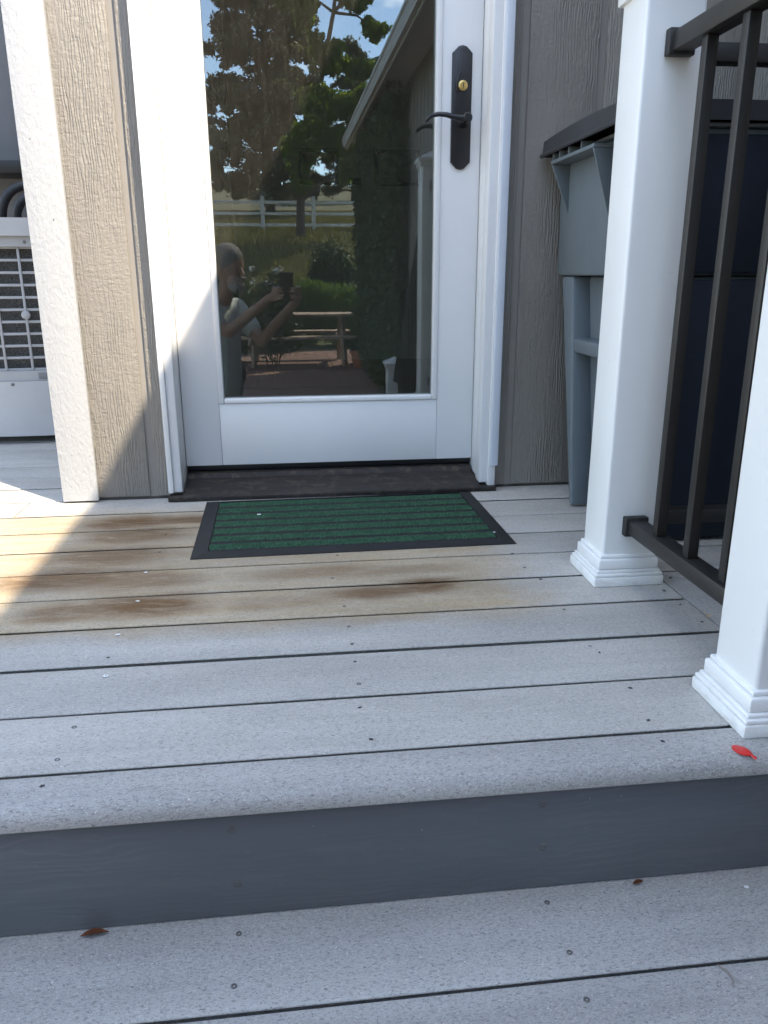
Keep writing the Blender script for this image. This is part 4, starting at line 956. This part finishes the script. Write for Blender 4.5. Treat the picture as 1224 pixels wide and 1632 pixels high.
# picnic table
pt = thing('picnic_table', 'weathered wooden picnic table with benches reflected on the patio', 'picnic table', (0.17, -10.2, -0.735))
for i in range(5): box('top_board', -0.92, 0.90, -0.36+i*0.146, -0.36+i*0.146+0.138, 0.725, 0.763, M['tablewood'], pt, 0.004)
for (y0_, n_) in ((-0.78, 2), (0.50, 2)):
    for i in range(n_): box('seat_board', -0.92, 0.90, y0_+i*0.146, y0_+i*0.146+0.138, 0.425, 0.462, M['tablewood'], pt, 0.004)
for x in (-0.68, 0.68):
    box('bearer', x-0.02, x+0.02, -0.80, 0.80, 0.34, 0.424, M['tablewood'], pt, 0.003); box('cleat', x-0.02, x+0.02, -0.34, 0.34, 0.65, 0.724, M['tablewood'], pt, 0.003)
    for s in (-1, 1):
        bm = bmesh.new(); tube(bm, [(x+0.045, s*0.62, 0.0), (x+0.045, s*0.16, 0.70)], 0.045, 4); link('leg', finish(bm, 20), M['tablewood'], pt)
# white rail fence on the slope
FY = -24.6
fence = thing('rail_fence', 'white three rail fence across the reflected grass slope', 'fence', (0, FY, gz(FY)))
pb = box('fence_post', -0.06, 0.06, -0.06, 0.06, -0.2, 1.0, M['fencew'], fence, 0.006); pb.location = (-0.52, 0, 0)
cb = prism('post_cap', [(-0.07, 1.0), (0.07, 1.0), (0.07, 1.02), (0, 1.06), (-0.07, 1.02)], -0.07, 0.07, M['fencew'], fence, 'y'); cb.location = (-0.52, 0, 0)
for i in range(-5, 9):
    if i == 0: continue
    copy_part(pb, fence, (-0.52+1.62*i, 0, 0)); copy_part(cb, fence, (-0.52+1.62*i, 0, 0))
rb = box('fence_rail', 0.062, 1.558, -0.02, 0.02, -0.045, 0.045, M['fencew'], fence, 0.004); rb.location = (-0.52, 0, 0.86)
for i in range(-5, 8):
    for z in (0.86, 0.52, 0.18):
        if i == 0 and z == 0.86: continue
        copy_part(rb, fence, (-0.52+1.62*i, 0, z))
# grass tufts of the field in front of and behind the fence
gx = nrg.uniform(-7, 7, 70000); gy = nrg.uniform(-34, -13.5, 70000); gp_ = np.stack([gx, gy, np.array([gz(v) for v in gy])+0.05], -1)
g_ = leaves('field_grass', gp_, 0.045, M['dry'], None, nrg.uniform(0, 1, 70000), 3.2, np.array([0, 0, 1.4])); meta(g_, 'uncut grass on the reflected slope around the fence', 'grass', kind='stuff')

# ------------------------------------------------------------------ the photographer
person = thing('person', 'person in a pale shirt holding up a phone, reflected in the glass', 'person', (-0.42, -2.56, -0.74))
B0 = Vector((-0.42, -2.56, -0.74))
def capsule(bm, a, b, ra, rb, n=14):
    a, b = Vector(a), Vector(b); d = b-a; L = d.length; d.normalize()
    x = d.cross(Vector((0, 0, 1))) if abs(d.z) < 0.9 else d.cross(Vector((1, 0, 0))); x.normalize(); y = d.cross(x)
    prof = [(ra*math.sin(t), -ra*math.cos(t)) for t in [math.pi/2*k/4 for k in range(1, 5)]] + [(rb*math.cos(t), L+rb*math.sin(t)) for t in [math.pi/2*k/4 for k in range(0, 4)]]
    rings = [[bm.verts.new(a + d*h + (x*math.cos(2*math.pi*k/n)+y*math.sin(2*math.pi*k/n))*r) for k in range(n)] for r, h in prof]
    p0 = bm.verts.new(a-d*ra); p1 = bm.verts.new(b+d*rb)
    for i in range(len(rings)-1):
        for k in range(n): bm.faces.new((rings[i][k], rings[i][(k+1) % n], rings[i+1][(k+1) % n], rings[i+1][k]))
    for k in range(n): bm.faces.new((rings[0][(k+1) % n], rings[0][k], p0)); bm.faces.new((rings[-1][k], rings[-1][(k+1) % n], p1))
def ellips(bm, c, rx, ry, rz, rot=None):
    mt = Matrix.Translation(Vector(c)) @ (rot.to_4x4() if rot else Matrix.Identity(4)) @ Matrix.Diagonal((rx, ry, rz, 1))
    bmesh.ops.create_uvsphere(bm, u_segments=18, v_segments=12, radius=1, matrix=mt)
def fuse(name, bm, voxel, mat, parent, smooth=2):
    bmesh.ops.recalc_face_normals(bm, faces=bm.faces[:])
    me = bpy.data.meshes.new('tmpfuse'); bm.to_mesh(me); bm.free(); o = bpy.data.objects.new('tmpfuse', me); C.objects.link(o)
    md_ = o.modifiers.new('r', 'REMESH'); md_.mode = 'VOXEL'; md_.voxel_size = voxel; md_.use_smooth_shade = True
    s = o.modifiers.new('s', 'SMOOTH'); s.iterations = smooth; s.factor = 0.5
    dg = bpy.context.evaluated_depsgraph_get(); me2 = bpy.data.meshes.new_from_object(o.evaluated_get(dg))
    bpy.data.objects.remove(o); bpy.data.meshes.remove(me)
    me2.transform(Matrix.Translation(-B0)); me2.materials.clear(); me2.shade_smooth()
    return link(name, me2, mat, parent)
F = Vector((0.75, 0.66, 0)).normalized(); Lf = Vector((-0.66, 0.75, 0)).normalized()
hip = Vector((-0.43, -2.60, 0.02)); chest = Vector((-0.41, -2.57, 0.30)); neck = Vector((-0.37, -2.535, 0.47)); head = Vector((-0.315, -2.475, 0.635))
shL, shR = chest+Lf*0.165+Vector((0, 0, 0.105)), chest-Lf*0.165+Vector((0, 0, 0.105))
elL, elR = Vector((-0.33, -2.345, 0.285)), Vector((-0.15, -2.50, 0.215)); wrL, wrR = Vector((-0.085, -2.262, 0.475)), Vector((0.065, -2.300, 0.455))
hipL, hipR = hip+Lf*0.09, hip-Lf*0.09; knL, knR = Vector((-0.47, -2.50, -0.34)), Vector((-0.38, -2.63, -0.34)); anL, anR = Vector((-0.50, -2.50, -0.67)), Vector((-0.37, -2.66, -0.67))
hd = (F + Vector((0, 0, -0.18))).normalized(); hrot = hd.to_track_quat('X', 'Z').to_matrix()
bm = bmesh.new()
capsule(bm, hip, chest, 0.115, 0.125); capsule(bm, chest+Lf*0.07+Vector((0, 0, .04)), chest-Lf*0.07+Vector((0, 0, .04)), 0.10, 0.10); capsule(bm, shL, shR, 0.055, 0.055)
capsule(bm, neck-Vector((0.01, 0.01, 0.05)), head-Vector((0, 0, 0.05)), 0.052, 0.05)
ellips(bm, head+Vector((0, 0, 0.018)), 0.096, 0.074, 0.108, hrot); ellips(bm, head+hd*0.045-Vector((0, 0, 0.058)), 0.05, 0.052, 0.055, hrot)
capsule(bm, head+hd*0.088+Vector((0, 0, 0.02)), head+hd*0.112-Vector((0, 0, 0.012)), 0.009, 0.013)
capsule(bm, head+hd*0.082+Lf*0.018-Vector((0, 0, 0.048)), head+hd*0.082-Lf*0.018-Vector((0, 0, 0.048)), 0.009, 0.009)
for s in (1, -1): ellips(bm, head+Lf*0.074*s-hd*0.008, 0.022, 0.010, 0.032, hrot); ellips(bm, head+hd*0.083+Lf*0.03*s+Vector((0, 0, 0.018)), 0.012, 0.013, 0.009, hrot)
for (s, e, w) in ((shL, elL, wrL), (shR, elR, wrR)): capsule(bm, s, e, 0.047, 0.038); capsule(bm, e, w, 0.037, 0.026)
for (h_, k_, a_) in ((hipL, knL, anL), (hipR, knR, anR)): capsule(bm, h_, k_, 0.082, 0.055); capsule(bm, k_, a_, 0.052, 0.036); capsule(bm, a_-Vector((0, 0, .02)), a_+F*0.15-Vector((0, 0, .03)), 0.038, 0.03)
# hands around the phone: palm, four bent fingers, thumb
PHX0, PHX1, PHZ0, PHZ1, PHY = -0.026, 0.050, 0.462, 0.616, -2.214
for (w, sx, ex_) in ((wrL, -1, PHX0), (wrR, 1, PHX1)):
    palm = Vector((ex_+sx*0.030, PHY-0.026, 0.497)); capsule(bm, w, palm+Vector((0, 0, -0.012)), 0.025, 0.023); capsule(bm, palm+Vector((0, 0, -.022)), palm+Vector((0, 0, 0.028)), 0.019, 0.018)
    for i in range(4):
        z = 0.466+i*0.0195; ln = (0.030, 0.037, 0.040, 0.036)[i]
        k0 = Vector((ex_+sx*0.027, PHY-0.016, z)); k1 = Vector((ex_+sx*0.011, PHY-0.001, z+0.004)); k2 = Vector((ex_-sx*(ln-0.016), PHY+0.0085, z+0.007))
        capsule(bm, k0, k1, 0.0085, 0.0078, 8); capsule(bm, k1, k2, 0.0075, 0.006, 8)
    capsule(bm, palm+Vector((0, -0.004, 0.01)), Vector((ex_+sx*0.004, PHY-0.020, 0.535)), 0.012, 0.0095, 8); capsule(bm, Vector((ex_+sx*0.004, PHY-0.020, 0.535)), Vector((ex_-sx*0.014, PHY-0.019, 0.548)), 0.0095, 0.0075, 8)
fuse('body', bm, 0.0055, M['skin'], person, 3)
bm = bmesh.new()   # loose T-shirt
capsule(bm, hip-Vector((0, 0, 0.07)), chest, 0.148, 0.138); capsule(bm, chest+Lf*0.07+Vector((0, 0, .045)), chest-Lf*0.07+Vector((0, 0, .045)), 0.112, 0.112); capsule(bm, shL, shR, 0.064, 0.064); capsule(bm, chest+Vector((0, 0, .1)), neck-Vector((0.01, 0.01, 0.045)), 0.07, 0.062)
for (s, e) in ((shL, elL), (shR, elR)): capsule(bm, s, s+(e-s)*0.62, 0.064, 0.060)
for i in range(16):
    a = rnd.uniform(0, 6.28); q = hip+Vector((math.cos(a)*0.132, math.sin(a)*0.132, rnd.uniform(-.02, .1))); capsule(bm, q, q+Vector((rnd.uniform(-.03, .03), rnd.uniform(-.03, .03), 0.16)), 0.018, 0.008, 8)
fuse('shirt', bm, 0.009, M['shirt'], person, 3)
bm = bmesh.new(); capsule(bm, hipL+Vector((0, 0, -.02)), hipR+Vector((0, 0, -.02)), 0.115, 0.115)
for (h_, k_, a_) in ((hipL, knL, anL), (hipR, knR, anR)): capsule(bm, h_, k_, 0.098, 0.074); capsule(bm, k_, a_+Vector((0, 0, .02)), 0.072, 0.062)
fuse('trousers', bm, 0.010, M['trouser'], person, 3)
bm = bmesh.new(); ellips(bm, head+Vector((0, 0, 0.050))-hd*0.014, 0.106, 0.088, 0.097, hrot); ellips(bm, head-hd*0.05-Vector((0, 0, .01)), 0.055, 0.07, 0.07, hrot)
for i in range(26):
    d = Vector((rnd.gauss(0, 1), rnd.gauss(0, 1), abs(rnd.gauss(0, 1)))).normalized(); d = d if d.dot(hd) < 0.45 else d-hd*0.9
    q = head+Vector((0, 0, .04))-hd*0.018+Vector((d.x*.082, d.y*.078, d.z*.09)); capsule(bm, q, q+Vector((rnd.uniform(-.02, .02), rnd.uniform(-.02, .02), -.02)), 0.012, 0.006, 8)
fuse('hair', bm, 0.007, M['hair'], person, 1)
bm = bmesh.new(); ellips(bm, head+hd*0.052-Vector((0, 0, 0.082)), 0.052, 0.054, 0.040, hrot); capsule(bm, head+hd*0.092+Lf*0.03-Vector((0, 0, 0.036)), head+hd*0.092-Lf*0.03-Vector((0, 0, 0.036)), 0.010, 0.010)
for i in range(20):
    q = head+hd*rnd.uniform(0.03, 0.09)+Lf*rnd.uniform(-.045, .045)-Vector((0, 0, rnd.uniform(.07, .11))); capsule(bm, q, q+hd*0.012-Vector((0, 0, 0.022)), 0.009, 0.004, 8)
fuse('beard', bm, 0.006, M['beard'], person, 1)
for s in (1, -1):
    c_ = head+hd*0.106+Lf*0.031*s+Vector((0, 0, 0.014)); bm = bmesh.new()
    ex2 = Lf; ez2 = Vector((0, 0, 1)); ring = [c_+(ex2*math.cos(2*math.pi*k/16)*0.021+ez2*math.sin(2*math.pi*k/16)*0.016)-B0 for k in range(17)]
    tube(bm, ring, 0.0018, 6, cap=False); tube(bm, [c_+Lf*0.021*s-B0, c_+Lf*0.046*s-hd*0.03-B0, c_+Lf*0.05*s-hd*0.11-B0], 0.0016, 6); link('glasses_rim', finish(bm, 60), M['blackmetal'], person)
for a_ in (anL, anR):
    bm = bmesh.new(); capsule(bm, a_-Vector((0, 0, .018)), a_+F*0.165-Vector((0, 0, .026)), 0.046, 0.040); fuse('shoe', bm, 0.009, M['blackmetal'], person, 2)
phone = thing('phone', 'black smartphone held up in both hands, reflected in the glass', 'phone', ((PHX0+PHX1)/2, PHY, PHZ0))
hw = (PHX1-PHX0)/2
box('phone_body', -hw, hw, -0.004, 0.004, 0, PHZ1-PHZ0, M['screen'], phone, 0.003, 3)
box('camera_island', -hw+0.004, -hw+0.040, 0.0042, 0.006, PHZ1-PHZ0-0.040, PHZ1-PHZ0-0.004, M['screen'], phone, 0.0008)
for (x, z) in ((-hw+0.013, 0.141), (-hw+0.030, 0.127)): lathe('lens', [(0.0075, 0), (0.0075, -0.0015), (0.006, -0.0018)], M['lens'], phone, 16, (x, 0.0062, z), 'y')
